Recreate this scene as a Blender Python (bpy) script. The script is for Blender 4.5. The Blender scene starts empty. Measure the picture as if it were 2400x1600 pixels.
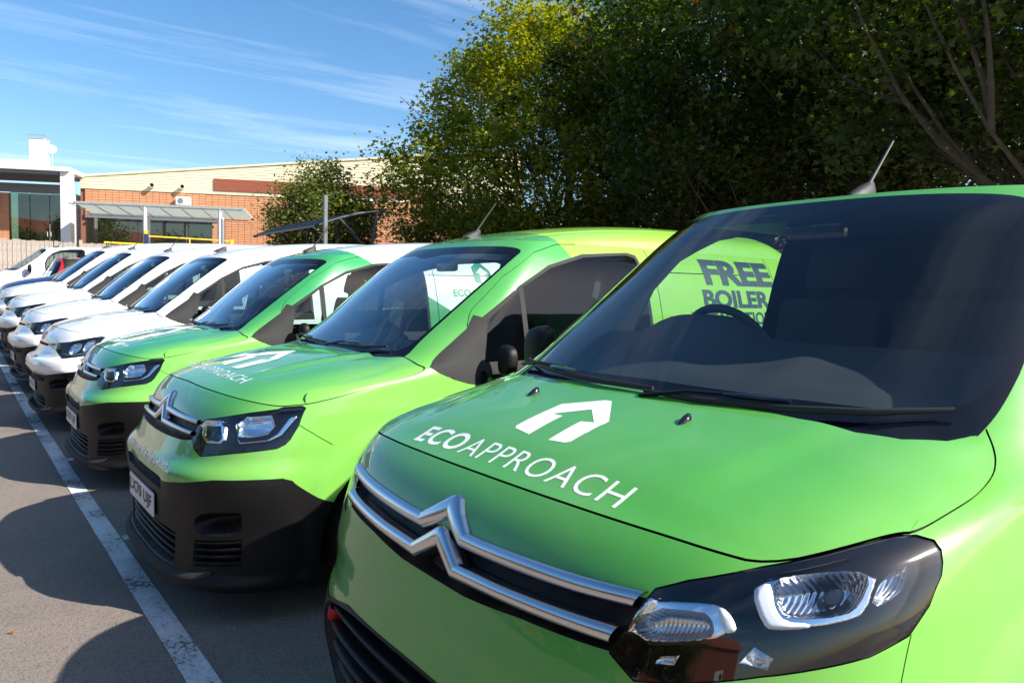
import bpy, bmesh, math, random
import numpy as np
from mathutils import Vector, Matrix
from mathutils.geometry import delaunay_2d_cdt

R = math.radians
scene = bpy.context.scene
COL = scene.collection

# ------------------------------------------------------------------ camera
CAM = np.array([1.437, -0.819, 1.416])
YAW, PITCH, ROLL, FPX = R(142.812), R(-3.235), R(1.246), 1757.9
fw = Vector((math.cos(YAW) * math.cos(PITCH), math.sin(YAW) * math.cos(PITCH), math.sin(PITCH)))
rt = Vector((math.sin(YAW), -math.cos(YAW), 0))
up = rt.cross(fw)
rt2 = rt * math.cos(ROLL) + up * math.sin(ROLL)
up2 = rt2.cross(fw)
cd = bpy.data.cameras.new('camera')
cd.sensor_width = 36.0
cd.lens = FPX / 2400 * 36
cd.clip_start = 0.05
cd.clip_end = 3000
cam = bpy.data.objects.new('camera', cd)
COL.objects.link(cam)
M = Matrix((rt2, up2, -fw)).transposed().to_4x4()
M.translation = Vector(CAM)
cam.matrix_world = M
scene.camera = cam

# ------------------------------------------------------------------ light
SUN_DIR = Vector((1.15, 0.74, 1.0)).normalized()          # towards the sun
SUN_EL = math.asin(SUN_DIR.z)
sd = bpy.data.lights.new('sun', 'SUN')
sd.energy = 5.0
sd.angle = R(0.53)
sd.color = (1.0, 0.955, 0.88)
sun = bpy.data.objects.new('sun', sd)
COL.objects.link(sun)
sun.rotation_euler = (-SUN_DIR).to_track_quat('-Z', 'Y').to_euler()

world = bpy.data.worlds.new('World')
scene.world = world
world.use_nodes = True
wn, wl = world.node_tree.nodes, world.node_tree.links
wn.clear()
sky = wn.new('ShaderNodeTexSky')
sky.sky_type = 'NISHITA'
sky.sun_disc = False
sky.sun_elevation = SUN_EL
sky.sun_rotation = math.atan2(SUN_DIR.x, SUN_DIR.y)
sky.air_density = 1.0
sky.dust_density = 1.1
sky.ozone_density = 2.0
# thin streaks of high cloud: the view direction is projected onto a high plane
tc = wn.new('ShaderNodeTexCoord')
sep = wn.new('ShaderNodeSeparateXYZ'); wl.new(tc.outputs['Generated'], sep.inputs[0])
mx = wn.new('ShaderNodeMath'); mx.operation = 'MAXIMUM'; mx.inputs[1].default_value = 0.02
wl.new(sep.outputs['Z'], mx.inputs[0])
dv = wn.new('ShaderNodeVectorMath'); dv.operation = 'DIVIDE'
cmb = wn.new('ShaderNodeCombineXYZ')
for i in range(3): wl.new(mx.outputs[0], cmb.inputs[i])
wl.new(tc.outputs['Generated'], dv.inputs[0]); wl.new(cmb.outputs[0], dv.inputs[1])
mp = wn.new('ShaderNodeMapping')
mp.inputs['Rotation'].default_value = (0, 0, R(-28))
mp.inputs['Scale'].default_value = (0.62, 0.13, 1.0); mp.inputs['Location'].default_value = (0.30, 0.02, 0.0)
wl.new(dv.outputs[0], mp.inputs[0])
nz = wn.new('ShaderNodeTexNoise'); nz.inputs['Scale'].default_value = 2.2
nz.inputs['Detail'].default_value = 7; nz.inputs['Roughness'].default_value = 0.62; nz.inputs['Distortion'].default_value = 0.35
wl.new(mp.outputs[0], nz.inputs[0])
cr = wn.new('ShaderNodeValToRGB')
cr.color_ramp.elements[0].position = 0.53; cr.color_ramp.elements[0].color = (0, 0, 0, 1)
cr.color_ramp.elements[1].position = 0.86; cr.color_ramp.elements[1].color = (0.46, 0.46, 0.46, 1)
wl.new(nz.outputs[0], cr.inputs[0])
mixc = wn.new('ShaderNodeMix'); mixc.data_type = 'RGBA'
wl.new(cr.outputs[0], mixc.inputs[0])
hs_ = wn.new('ShaderNodeHueSaturation'); hs_.inputs['Saturation'].default_value = 1.28; hs_.inputs['Value'].default_value = 1.0; wl.new(sky.outputs[0], hs_.inputs['Color'])
wl.new(hs_.outputs[0], mixc.inputs[6])
mixc.inputs[7].default_value = (7.4, 8.0, 8.8, 1)
bg = wn.new('ShaderNodeBackground'); bg.inputs[1].default_value = 0.103
wl.new(mixc.outputs[2], bg.inputs[0])
wo = wn.new('ShaderNodeOutputWorld'); wl.new(bg.outputs[0], wo.inputs[0])

vs = scene.view_settings
vs.view_transform = 'Standard'
vs.look = 'None'
vs.exposure = 0.96
vs.gamma = 1.0
vs.use_curve_mapping = False
scene.render.engine = 'CYCLES'
scene.cycles.use_denoising = True
scene.cycles.max_bounces = 10
scene.cycles.transparent_max_bounces = 24
scene.cycles.caustics_reflective = False
scene.cycles.caustics_refractive = False

# ------------------------------------------------------------------ materials
MATS = {}
def nodes_of(name):
    m = bpy.data.materials.new(name); m.use_nodes = True
    nt = m.node_tree
    return m, nt.nodes, nt.links, nt.nodes['Principled BSDF']
def setp(b, **k):
    for key, v in k.items():
        b.inputs[key.replace('_', ' ')].default_value = v
def c4(c): return (c[0], c[1], c[2], 1.0)
def plain(name, col, rough=0.5, metal=0.0, bump=0.0, bscale=60.0, var=0.0, vscale=4.0, coat=0.0, spec=0.5, coordobj=True):
    m, n, l, b = nodes_of(name)
    setp(b, Base_Color=c4(col), Roughness=rough, Metallic=metal)
    b.inputs['Specular IOR Level'].default_value = spec
    if coat: setp(b, Coat_Weight=coat, Coat_Roughness=0.03)
    t = n.new('ShaderNodeTexCoord')
    if var:
        z = n.new('ShaderNodeTexNoise'); z.inputs['Scale'].default_value = vscale; z.inputs['Detail'].default_value = 6
        z.inputs['Roughness'].default_value = 0.65
        l.new(t.outputs['Object'], z.inputs[0])
        mp = n.new('ShaderNodeMapRange'); mp.inputs[1].default_value = 0.25; mp.inputs[2].default_value = 0.75
        mp.inputs[3].default_value = 1 - var; mp.inputs[4].default_value = 1 + var
        l.new(z.outputs[0], mp.inputs[0])
        hv = n.new('ShaderNodeHueSaturation'); hv.inputs['Color'].default_value = c4(col)
        l.new(mp.outputs[0], hv.inputs['Value']); l.new(hv.outputs[0], b.inputs['Base Color'])
    if bump:
        z = n.new('ShaderNodeTexNoise'); z.inputs['Scale'].default_value = bscale; z.inputs['Detail'].default_value = 4
        l.new(t.outputs['Object'], z.inputs[0])
        bp = n.new('ShaderNodeBump'); bp.inputs['Strength'].default_value = bump; bp.inputs['Distance'].default_value = 0.01
        l.new(z.outputs[0], bp.inputs['Height']); l.new(bp.outputs[0], b.inputs['Normal'])
    MATS[name] = m
    return m
def mathn(n, l, op, a, b=None, clamp=False):
    x = n.new('ShaderNodeMath'); x.operation = op; x.use_clamp = clamp
    for i, v in enumerate((a, b)):
        if v is None: continue
        if isinstance(v, (int, float)): x.inputs[i].default_value = v
        else: l.new(v, x.inputs[i])
    return x.outputs[0]
def mixn(n, l, f, a, b):
    x = n.new('ShaderNodeMix'); x.data_type = 'RGBA'
    for i, v in ((0, f), (6, a), (7, b)):
        if isinstance(v, (int, float)): x.inputs[i].default_value = v
        elif isinstance(v, tuple): x.inputs[i].default_value = c4(v)
        else: l.new(v, x.inputs[i])
    return x.outputs[2]
def dusty(n, l, b, col, rough, amount=0.10):
    """light film of dust and faint waviness on car paint"""
    t = n.new('ShaderNodeTexCoord')
    z = n.new('ShaderNodeTexNoise'); z.inputs['Scale'].default_value = 3.1; z.inputs['Detail'].default_value = 9; z.inputs['Roughness'].default_value = 0.7
    l.new(t.outputs['Object'], z.inputs[0])
    f = n.new('ShaderNodeMapRange'); f.inputs[1].default_value = 0.45; f.inputs[2].default_value = 0.8; f.inputs[3].default_value = 0; f.inputs[4].default_value = amount
    l.new(z.outputs[0], f.inputs[0])
    l.new(mixn(n, l, f.outputs[0], col, (0.42, 0.40, 0.36)), b.inputs['Base Color'])
    r2 = n.new('ShaderNodeMapRange'); r2.inputs[1].default_value = 0.3; r2.inputs[2].default_value = 0.8; r2.inputs[3].default_value = rough; r2.inputs[4].default_value = rough + 0.12
    l.new(z.outputs[0], r2.inputs[0]); l.new(r2.outputs[0], b.inputs['Roughness'])
    z2 = n.new('ShaderNodeTexNoise'); z2.inputs['Scale'].default_value = 9; z2.inputs['Detail'].default_value = 2
    l.new(t.outputs['Object'], z2.inputs[0])
    bp = n.new('ShaderNodeBump'); bp.inputs['Strength'].default_value = 0.012; bp.inputs['Distance'].default_value = 0.02
    l.new(z2.outputs[0], bp.inputs['Height']); l.new(bp.outputs[0], b.inputs['Normal'])
    l.new(bp.outputs[0], b.inputs['Coat Normal'])
def paint(name, front, low, rear=None, ysplit=1.95, zsplit=0.55, tri=None, coat=1.0, rough=0.32):
    """vinyl-wrapped paint: a front colour, a fresher colour low on the nose and wings, another colour for the rear body"""
    m, n, l, b = nodes_of(name)
    setp(b, Coat_Weight=coat, Coat_Roughness=0.02)
    b.inputs['Coat IOR'].default_value = 1.45; b.inputs['Specular IOR Level'].default_value = 0.3
    t = n.new('ShaderNodeTexCoord'); s = n.new('ShaderNodeSeparateXYZ'); l.new(t.outputs['Object'], s.inputs[0])
    ax = mathn(n, l, 'ABSOLUTE', s.outputs[0])
    # printed facets: the fresher green takes the sides and the lower nose
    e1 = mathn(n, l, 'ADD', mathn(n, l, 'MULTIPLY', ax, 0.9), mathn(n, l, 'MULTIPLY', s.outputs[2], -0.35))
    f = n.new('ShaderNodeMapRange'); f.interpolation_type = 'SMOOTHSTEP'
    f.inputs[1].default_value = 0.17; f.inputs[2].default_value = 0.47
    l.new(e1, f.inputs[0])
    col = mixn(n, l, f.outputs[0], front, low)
    if rear:
        e = mathn(n, l, 'ADD', s.outputs[1], mathn(n, l, 'MULTIPLY', s.outputs[2], 0.55))
        g = mathn(n, l, 'GREATER_THAN', e, ysplit + 0.55 * 1.75)
        if tri is not None:
            # the coloured wave on the lower side panel of the white rear body
            d = mathn(n, l, 'ADD', s.outputs[2], mathn(n, l, 'MULTIPLY', s.outputs[1], 0.57))
            h = mathn(n, l, 'GREATER_THAN', d, tri)
            rc = mixn(n, l, h, front, rear)
            e3 = mathn(n, l, 'GREATER_THAN', s.outputs[1], 2.45)
            g2 = mathn(n, l, 'MAXIMUM', g, e3)
            col = mixn(n, l, g2, col, rc)
        else:
            col = mixn(n, l, g, col, rear)
    dusty(n, l, b, col, rough)
    MATS[name] = m
    return m
def paint1(name, col, rough=0.3):
    m, n, l, b = nodes_of(name)
    setp(b, Coat_Weight=1.0, Coat_Roughness=0.03)
    dusty(n, l, b, col, rough, 0.07)
    MATS[name] = m
    return m
def glass(name, tint, fac_min=0.0, dust=0.03, refl=1.8):
    m, n, l, b = nodes_of(name)
    n.remove(b)
    out = n['Material Output']
    tr = n.new('ShaderNodeBsdfTransparent'); tr.inputs[0].default_value = c4(tint)
    gl = n.new('ShaderNodeBsdfGlossy'); gl.inputs['Roughness'].default_value = 0.0; gl.inputs[0].default_value = (1, 1, 1, 1)
    fr = n.new('ShaderNodeFresnel'); gm = n.new('ShaderNodeNewGeometry')
    l.new(mathn(n, l, 'SUBTRACT', 1.5, mathn(n, l, 'MULTIPLY', gm.outputs['Backfacing'], 1.5 - 1 / 1.5)), fr.inputs[0])
    f2 = mathn(n, l, 'ADD', mathn(n, l, 'MULTIPLY', fr.outputs[0], refl), fac_min, True)
    mx = n.new('ShaderNodeMixShader'); l.new(f2, mx.inputs[0]); l.new(tr.outputs[0], mx.inputs[1]); l.new(gl.outputs[0], mx.inputs[2])
    df = n.new('ShaderNodeBsdfDiffuse'); df.inputs[0].default_value = (0.5, 0.48, 0.44, 1)
    t = n.new('ShaderNodeTexCoord'); z = n.new('ShaderNodeTexNoise'); z.inputs['Scale'].default_value = 6; z.inputs['Detail'].default_value = 9; z.inputs['Roughness'].default_value = 0.75
    l.new(t.outputs['Object'], z.inputs[0])
    mr = n.new('ShaderNodeMapRange'); mr.inputs[1].default_value = 0.3; mr.inputs[2].default_value = 0.75; mr.inputs[3].default_value = 0.0; mr.inputs[4].default_value = dust
    l.new(z.outputs[0], mr.inputs[0])
    m2 = n.new('ShaderNodeMixShader'); l.new(mr.outputs[0], m2.inputs[0]); l.new(mx.outputs[0], m2.inputs[1]); l.new(df.outputs[0], m2.inputs[2])
    l.new(m2.outputs[0], out.inputs[0])
    MATS[name] = m
    return m

G_EMERALD = (0.074, 0.325, 0.046)
G_FRESH = (0.165, 0.445, 0.066)
G_LIME = (0.210, 0.560, 0.055)
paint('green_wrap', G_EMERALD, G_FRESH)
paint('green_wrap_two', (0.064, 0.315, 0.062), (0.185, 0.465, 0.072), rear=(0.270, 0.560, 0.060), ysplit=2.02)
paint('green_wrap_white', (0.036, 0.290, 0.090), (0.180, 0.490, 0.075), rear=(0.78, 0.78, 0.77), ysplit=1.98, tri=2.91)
paint1('white_paint', (0.78, 0.78, 0.775))
paint1('blue_paint', (0.012, 0.030, 0.11))
paint1('red_paint', (0.50, 0.012, 0.025))
plain('black_plastic', (0.0055, 0.005, 0.005), 0.5, spec=0.28, bump=0.12, bscale=420, var=0.25, vscale=7)
plain('grey_plastic', (0.030, 0.029, 0.028), 0.72, spec=0.25, bump=0.15, bscale=380, var=0.2, vscale=6)
plain('black_gloss', (0.008, 0.008, 0.010), 0.08, coat=0.6)
plain('frit', (0.004, 0.005, 0.008), 0.04, spec=0.35)
plain('rubber', (0.012, 0.012, 0.013), 0.6, bump=0.1, bscale=200)
plain('inner_dark', (0.006, 0.006, 0.006), 0.7)
plain('interior_grey', (0.040, 0.043, 0.047), 0.65, bump=0.2, bscale=300)
plain('interior_dark', (0.020, 0.021, 0.023), 0.6)
plain('interior_light', (0.34, 0.35, 0.34), 0.75, bump=0.1, bscale=300)
plain('seat_cloth', (0.045, 0.048, 0.055), 0.9, bump=0.3, bscale=500)
plain('satin_chrome', (0.66, 0.66, 0.68), 0.22, metal=1.0)
plain('chrome', (0.86, 0.87, 0.88), 0.05, metal=1.0)
plain('reflector', (0.80, 0.81, 0.83), 0.10, metal=1.0)
plain('housing', (0.004, 0.004, 0.005), 0.10, spec=0.3)
def ribbed():
    m, n, l, b = nodes_of('bowl'); setp(b, Base_Color=(.62, .63, .65, 1), Roughness=.12, Metallic=1.0)
    t = n.new('ShaderNodeTexCoord'); w = n.new('ShaderNodeTexWave'); w.wave_type = 'BANDS'; w.bands_direction = 'X'; w.inputs['Scale'].default_value = 42; l.new(t.outputs['Object'], w.inputs[0])
    bp = n.new('ShaderNodeBump'); bp.inputs['Strength'].default_value = .5; bp.inputs['Distance'].default_value = .003; l.new(w.outputs['Fac'], bp.inputs['Height']); l.new(bp.outputs[0], b.inputs['Normal']); MATS['bowl'] = m
ribbed()
plain('strip_white', (0.82, 0.83, 0.84), 0.25)
plain('decal_white', (0.80, 0.81, 0.80), 0.4, coat=0.5)
plain('decal_navy', (0.010, 0.030, 0.060), 0.4, coat=0.5)
plain('decal_green', (0.05, 0.33, 0.10), 0.4, coat=0.5)
plain('decal_teal', (0.02, 0.24, 0.13), 0.4, coat=0.5)
plain('decal_grey', (0.28, 0.31, 0.33), 0.4)
plain('decal_blue', (0.02, 0.16, 0.28), 0.5)
plain('plate_white', (0.72, 0.72, 0.68), 0.35)
plain('plate_black', (0.01, 0.01, 0.01), 0.5)
plain('red_plastic', (0.45, 0.01, 0.015), 0.3, coat=0.3)
plain('amber', (0.55, 0.18, 0.03), 0.2)
plain('tyre', (0.018, 0.018, 0.018), 0.8, bump=0.3, bscale=90)
plain('wheel_steel', (0.16, 0.16, 0.17), 0.4, metal=0.6)
glass('windscreen_glass', (0.72, 0.80, 0.79), dust=.004, refl=1.0)
glass('screen_glass_blue', (0.70, 0.78, 0.78), dust=.004, refl=2.0)
glass('door_glass', (0.62, 0.72, 0.70), dust=.003, refl=.75)
glass('lens_glass', (0.97, 0.98, 0.98), dust=0.004, refl=1.15)

# ------------------------------------------------------------------ mesh helpers
def link(o, parent=None):
    COL.objects.link(o)
    if parent is not None: o.parent = parent
    return o
def tag(o, label, cat, group=None):
    o['label'] = label; o['category'] = cat
    if group: o['group'] = group
    return o
def thing(name, label, cat, loc=(0, 0, 0), rz=0.0, group=None):
    o = bpy.data.objects.new(name, None)
    o.empty_display_size = 0.2
    o.location = loc; o.rotation_euler = (0, 0, rz)
    link(o); tag(o, label, cat, group)
    return o
def mk(name, V, F, mat, normals=None, smooth=False):
    me = bpy.data.meshes.new(name)
    me.from_pydata([tuple(map(float, v)) for v in V], [], [tuple(map(int, f)) for f in F])
    if mat is not None: me.materials.append(MATS[mat] if isinstance(mat, str) else mat)
    me.validate(clean_customdata=False)
    if normals is not None or smooth:
        me.polygons.foreach_set('use_smooth', [True] * len(me.polygons))
    me.update()
    if normals is not None and len(normals) == len(me.vertices):
        me.normals_split_custom_set_from_vertices([tuple(map(float, n)) for n in normals])
    return me
def ob(name, me, parent=None, mat=None):
    o = bpy.data.objects.new(name, me)
    if mat is not None:
        o.material_slots[0].link = 'OBJECT'
        o.material_slots[0].material = MATS[mat]
    return link(o, parent)
class MB:
    """collects simple shapes into one mesh"""
    def __init__(s): s.V = []; s.F = []
    def add(s, V, F):
        k = len(s.V); s.V += [tuple(v) for v in V]; s.F += [tuple(i + k for i in f) for f in F]; return s
    def box(s, lo, hi, rz=0.0, pivot=None, bev=0.0):
        x0, y0, z0 = lo; x1, y1, z1 = hi
        if bev > 0:
            b = min(bev, (x1 - x0) / 2.01, (y1 - y0) / 2.01, (z1 - z0) / 2.01)
            bm = bmesh.new(); bmesh.ops.create_cube(bm, size=1)
            for v in bm.verts: v.co = Vector(((x0 + x1) / 2 + v.co.x * (x1 - x0), (y0 + y1) / 2 + v.co.y * (y1 - y0), (z0 + z1) / 2 + v.co.z * (z1 - z0)))
            bmesh.ops.bevel(bm, geom=list(bm.edges), offset=b, segments=2, affect='EDGES', profile=0.7)
            V = [tuple(v.co) for v in bm.verts]; F = [[v.index for v in f.verts] for f in bm.faces]
            bm.free()
        else:
            V = [(x0, y0, z0), (x1, y0, z0), (x1, y1, z0), (x0, y1, z0), (x0, y0, z1), (x1, y0, z1), (x1, y1, z1), (x0, y1, z1)]
            F = [(0, 3, 2, 1), (4, 5, 6, 7), (0, 1, 5, 4), (1, 2, 6, 5), (2, 3, 7, 6), (3, 0, 4, 7)]
        if rz:
            p = pivot or ((x0 + x1) / 2, (y0 + y1) / 2, 0)
            ca, sa = math.cos(rz), math.sin(rz)
            V = [(p[0] + (x - p[0]) * ca - (y - p[1]) * sa, p[1] + (x - p[0]) * sa + (y - p[1]) * ca, z) for x, y, z in V]
        return s.add(V, F)
    def tube(s, pts, rad, seg=10, caps=True, flat=1.0):
        pts = [Vector(p) for p in pts]
        rad = rad if hasattr(rad, '__len__') else [rad] * len(pts)
        V = []; F = []; up0 = None
        for i, p in enumerate(pts):
            d = (pts[min(i + 1, len(pts) - 1)] - pts[max(i - 1, 0)]).normalized()
            if up0 is None:
                up0 = Vector((0, 0, 1)) if abs(d.z) < 0.9 else Vector((1, 0, 0))
            a = d.cross(up0).normalized(); b = a.cross(d); up0 = b
            for k in range(seg):
                t = 2 * math.pi * k / seg
                V.append(p + (a * math.cos(t) + b * math.sin(t) * flat) * rad[i])
        for i in range(len(pts) - 1):
            for k in range(seg):
                F.append((i * seg + k, i * seg + (k + 1) % seg, (i + 1) * seg + (k + 1) % seg, (i + 1) * seg + k))
        if caps:
            F.append(tuple(range(seg))[::-1]); F.append(tuple(range((len(pts) - 1) * seg, len(pts) * seg)))
        return s.add(V, F)
    def lathe(s, prof, seg=24, axis='z', loc=(0, 0, 0)):
        V = []; F = []; n = len(prof)
        for k in range(seg):
            t = 2 * math.pi * k / seg; c, sn = math.cos(t), math.sin(t)
            for r, h in prof:
                v = {'z': (r * c, r * sn, h), 'x': (h, r * c, r * sn), 'y': (r * c, h, r * sn)}[axis]
                V.append((v[0] + loc[0], v[1] + loc[1], v[2] + loc[2]))
        for k in range(seg):
            for i in range(n - 1):
                a = k * n + i; b = ((k + 1) % seg) * n + i
                F.append((a, b, b + 1, a + 1))
        return s.add(V, F)
    def xf(s, m):
        s.V = [tuple(m @ Vector(v)) for v in s.V]; return s
    def mesh(s, name, mat, smooth=False):
        me = mk(name, s.V, s.F, mat)
        if smooth:
            bm = bmesh.new(); bm.from_mesh(me); bmesh.ops.recalc_face_normals(bm, faces=bm.faces); bm.to_mesh(me); bm.free()
            me.polygons.foreach_set('use_smooth', [True] * len(me.polygons))
            me.set_sharp_from_angle(angle=R(40))
        return me
    def build(s, name, mat, parent=None, smooth=False):
        return ob(name, s.mesh(name, mat, smooth), parent)

def gz(x, y=0.0):
    """height of the ground: level by the near vans, rising gently beyond them and towards the back of the bays"""
    xs = [-60, -34, -26, -15.2, -12.7, -10.1, -7.6, -5.2, 0, 20]
    zs = [1.25, 1.10, 0.88, 0.40, 0.275, 0.14, 0.045, -0.01, 0.0, 0.0]
    return float(np.interp(x, xs, zs) + np.interp(x, [-30, -24, -7.6, -5.1, -2.5], [0, .024, .024, .010, .004]) * min(max(y, 0.0), 5.5))

def text_polys(body, size, bold=0.0, shear=0.0, spacing=1.0, align='CENTER'):
    cu = bpy.data.curves.new('txt', 'FONT')
    cu.body = body; cu.size = size; cu.offset = bold; cu.shear = shear; cu.space_character = spacing
    cu.align_x = align; cu.align_y = 'BOTTOM_BASELINE'; cu.resolution_u = 4; cu.fill_mode = 'FRONT'
    o = bpy.data.objects.new('txt', cu); COL.objects.link(o)
    dg = bpy.context.evaluated_depsgraph_get()
    me = bpy.data.meshes.new_from_object(o.evaluated_get(dg))
    bpy.data.objects.remove(o); bpy.data.curves.remove(cu)
    return me
def text_words(text, size, bold=0.0, spacing=1.0):
    """one outline mesh for each word, laid out along one line"""
    full = text_polys(text, size, bold, 0, spacing, 'LEFT'); out = []; done = ''
    for w in text.split(' '):
        me = text_polys(w, size, bold, 0, spacing, 'LEFT'); end = text_polys(done + w, size, bold, 0, spacing, 'LEFT')
        dx = max(v.co.x for v in end.vertices) - max(v.co.x for v in me.vertices)
        ytop = max(v.co.y for v in me.vertices); yf = max(v.co.y for v in end.vertices)
        for v in me.vertices: v.co.x += dx
        out.append(me); done += w + ' '
    xs = [v.co.x for v in full.vertices]; return out, min(xs), max(xs)
def mapped_decal(name, me, fn, mat, maxlen=0.03):
    """flat outline meshes laid onto a curved panel by fn(x, y) -> point"""
    bm = bmesh.new()
    if isinstance(me, list):
        poly = dense(me[0], maxlen); V = [Vector(q) for q in poly]; n = len(V)
        lo = np.min(poly, 0); hi = np.max(poly, 0)
        for a in np.arange(lo[0], hi[0], maxlen):
            for b in np.arange(lo[1], hi[1], maxlen): V.append(Vector((a, b)))
        r = delaunay_2d_cdt(V, [(i, (i + 1) % n) for i in range(n)], [], 0, 1e-6)
        A = np.array([(v.x, v.y) for v in r[0]]); T = [f for f in r[2] if len(f) == 3]
        ins = inpoly(np.array([A[list(f)].mean(0) for f in T]), poly)
        vs_ = [bm.verts.new((q[0], q[1], 0)) for q in A]
        for f, k in zip(T, ins):
            if k: bm.faces.new([vs_[i] for i in f])
        bmesh.ops.delete(bm, geom=[v for v in bm.verts if not v.link_faces], context='VERTS')
        bmesh.ops.recalc_face_normals(bm, faces=bm.faces)
    else:
        bm.from_mesh(me)
        bmesh.ops.triangulate(bm, faces=bm.faces)
        for _ in range(5):
            le = [e for e in bm.edges if e.calc_length() > maxlen]
            if not le: break
            bmesh.ops.subdivide_edges(bm, edges=le, cuts=1)
            bmesh.ops.triangulate(bm, faces=[f for f in bm.faces if len(f.verts) > 3])
    C = np.array([(v.co.x, v.co.y) for v in bm.verts]); Q = np.column_stack([np.broadcast_to(c, (len(C),)) for c in fn(C[:, 0], C[:, 1])])
    for v, q in zip(bm.verts, Q): v.co = Vector(q)
    out = bpy.data.meshes.new(name); bm.to_mesh(out); bm.free()
    out.materials.append(MATS[mat])
    out.polygons.foreach_set('use_smooth', [True] * len(out.polygons))
    return out
# ------------------------------------------------------------------ vehicle bodies
_SL = {}
def pchip(x, xs, ys):
    """smooth interpolation; ys may hold several columns"""
    key = (tuple(xs), tuple(np.ravel(ys)))
    if key not in _SL:
        xs = np.asarray(xs, float); ys = np.asarray(ys, float); ys2 = ys.reshape(len(xs), -1); h = np.diff(xs); m2 = np.zeros_like(ys2)
        for c in range(ys2.shape[1]):
            d = np.diff(ys2[:, c]) / h
            for i in range(1, len(xs) - 1):
                if d[i - 1] * d[i] > 0:
                    w1 = 2 * h[i] + h[i - 1]; w2 = h[i] + 2 * h[i - 1]; m2[i, c] = (w1 + w2) / (w1 / d[i - 1] + w2 / d[i])
            m2[0, c] = d[0]; m2[-1, c] = d[-1]
        _SL[key] = (xs, ys2, h, m2, ys.ndim)
    return _pe(x, _SL[key])
def _pe(x, S):
    xs, ys, h, m, nd = S
    x = np.asarray(x, float); x1 = x.ravel()
    k = np.clip(np.searchsorted(xs, x1) - 1, 0, len(xs) - 2); t = ((x1 - xs[k]) / h[k])[:, None]; hk = h[k][:, None]; t2 = t * t; t3 = t2 * t
    r = (2*t3 - 3*t2 + 1) * ys[k] + (t3 - 2*t2 + t) * hk * m[k] + (3*t2 - 2*t3) * ys[k + 1] + (t3 - t2) * hk * m[k + 1]
    lo = x1 < xs[0]; hi = x1 > xs[-1]
    if lo.any(): r[lo] = ys[0] + m[0] * (x1[lo] - xs[0])[:, None]
    if hi.any(): r[hi] = ys[-1] + m[-1] * (x1[hi] - xs[-1])[:, None]
    return r[:, 0].reshape(x.shape) if nd == 1 else r.reshape(x.shape + (-1,))
def sstep(a, b, x):
    t = np.clip((np.asarray(x, float) - a) / (b - a), 0, 1); return t * t * (3 - 2 * t)
UA, UB = 1.3, 3.4
def fU(u): u = np.asarray(u, float); return np.where(u < 1, u * UA, UA + (u - 1) * UB)
def iU(p): p = np.asarray(p, float); return np.where(p < UA, p / UA, 1 + (p - UA) / UB)
def chaikin(P, it=2, closed=True):
    for _ in range(it):
        Q = []
        n = len(P)
        rng = range(n if closed else n - 1)
        if not closed: Q.append(P[0])
        for i in rng:
            a, b = P[i], P[(i + 1) % n]
            Q.append((a[0] * .75 + b[0] * .25, a[1] * .75 + b[1] * .25)); Q.append((a[0] * .25 + b[0] * .75, a[1] * .25 + b[1] * .75))
        if not closed: Q.append(P[-1])
        P = Q
    return P
def dense(P, step, closed=True):
    out = []; n = len(P)
    for i in range(n if closed else n - 1):
        a, b = P[i], P[(i + 1) % n]
        k = max(1, int(math.ceil(math.hypot(b[0] - a[0], b[1] - a[1]) / step)))
        for j in range(k): out.append((a[0] + (b[0] - a[0]) * j / k, a[1] + (b[1] - a[1]) * j / k))
    if not closed: out.append(P[-1])
    return out
def inpoly(pts, poly):
    pts = np.asarray(pts); P = np.asarray(poly); x, y = pts[:, 0], pts[:, 1]
    r = np.zeros(len(pts), bool); n = len(P)
    for i in range(n):
        x1, y1 = P[i]; x2, y2 = P[(i + 1) % n]
        if y1 == y2: continue
        c = ((y1 > y) != (y2 > y)) & (x < (x2 - x1) * (y - y1) / (y2 - y1) + x1)
        r ^= c
    return r
def pdist(pts, poly):
    pts = np.asarray(pts, float); P = np.asarray(poly, float); d = np.full(len(pts), 1e9)
    for i in range(len(P)):
        a = P[i]; b = P[(i + 1) % len(P)]; ab = b - a; L2 = ab @ ab
        if L2 < 1e-14: continue
        t = np.clip(((pts - a) @ ab) / L2, 0, 1)
        d = np.minimum(d, np.hypot(*(pts - a - t[:, None] * ab).T))
    return d
def buffer_line(P, w):
    """polygon of half-width w round an open polyline"""
    P = [np.array(p, float) for p in P]; Lf = []; Rt = []
    for i, p in enumerate(P):
        d = P[min(i + 1, len(P) - 1)] - P[max(i - 1, 0)]; d = d / (np.linalg.norm(d) + 1e-12); n = np.array([-d[1], d[0]])
        Lf.append(tuple(p + n * w)); Rt.append(tuple(p - n * w))
    return Lf + Rt[::-1]

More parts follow.
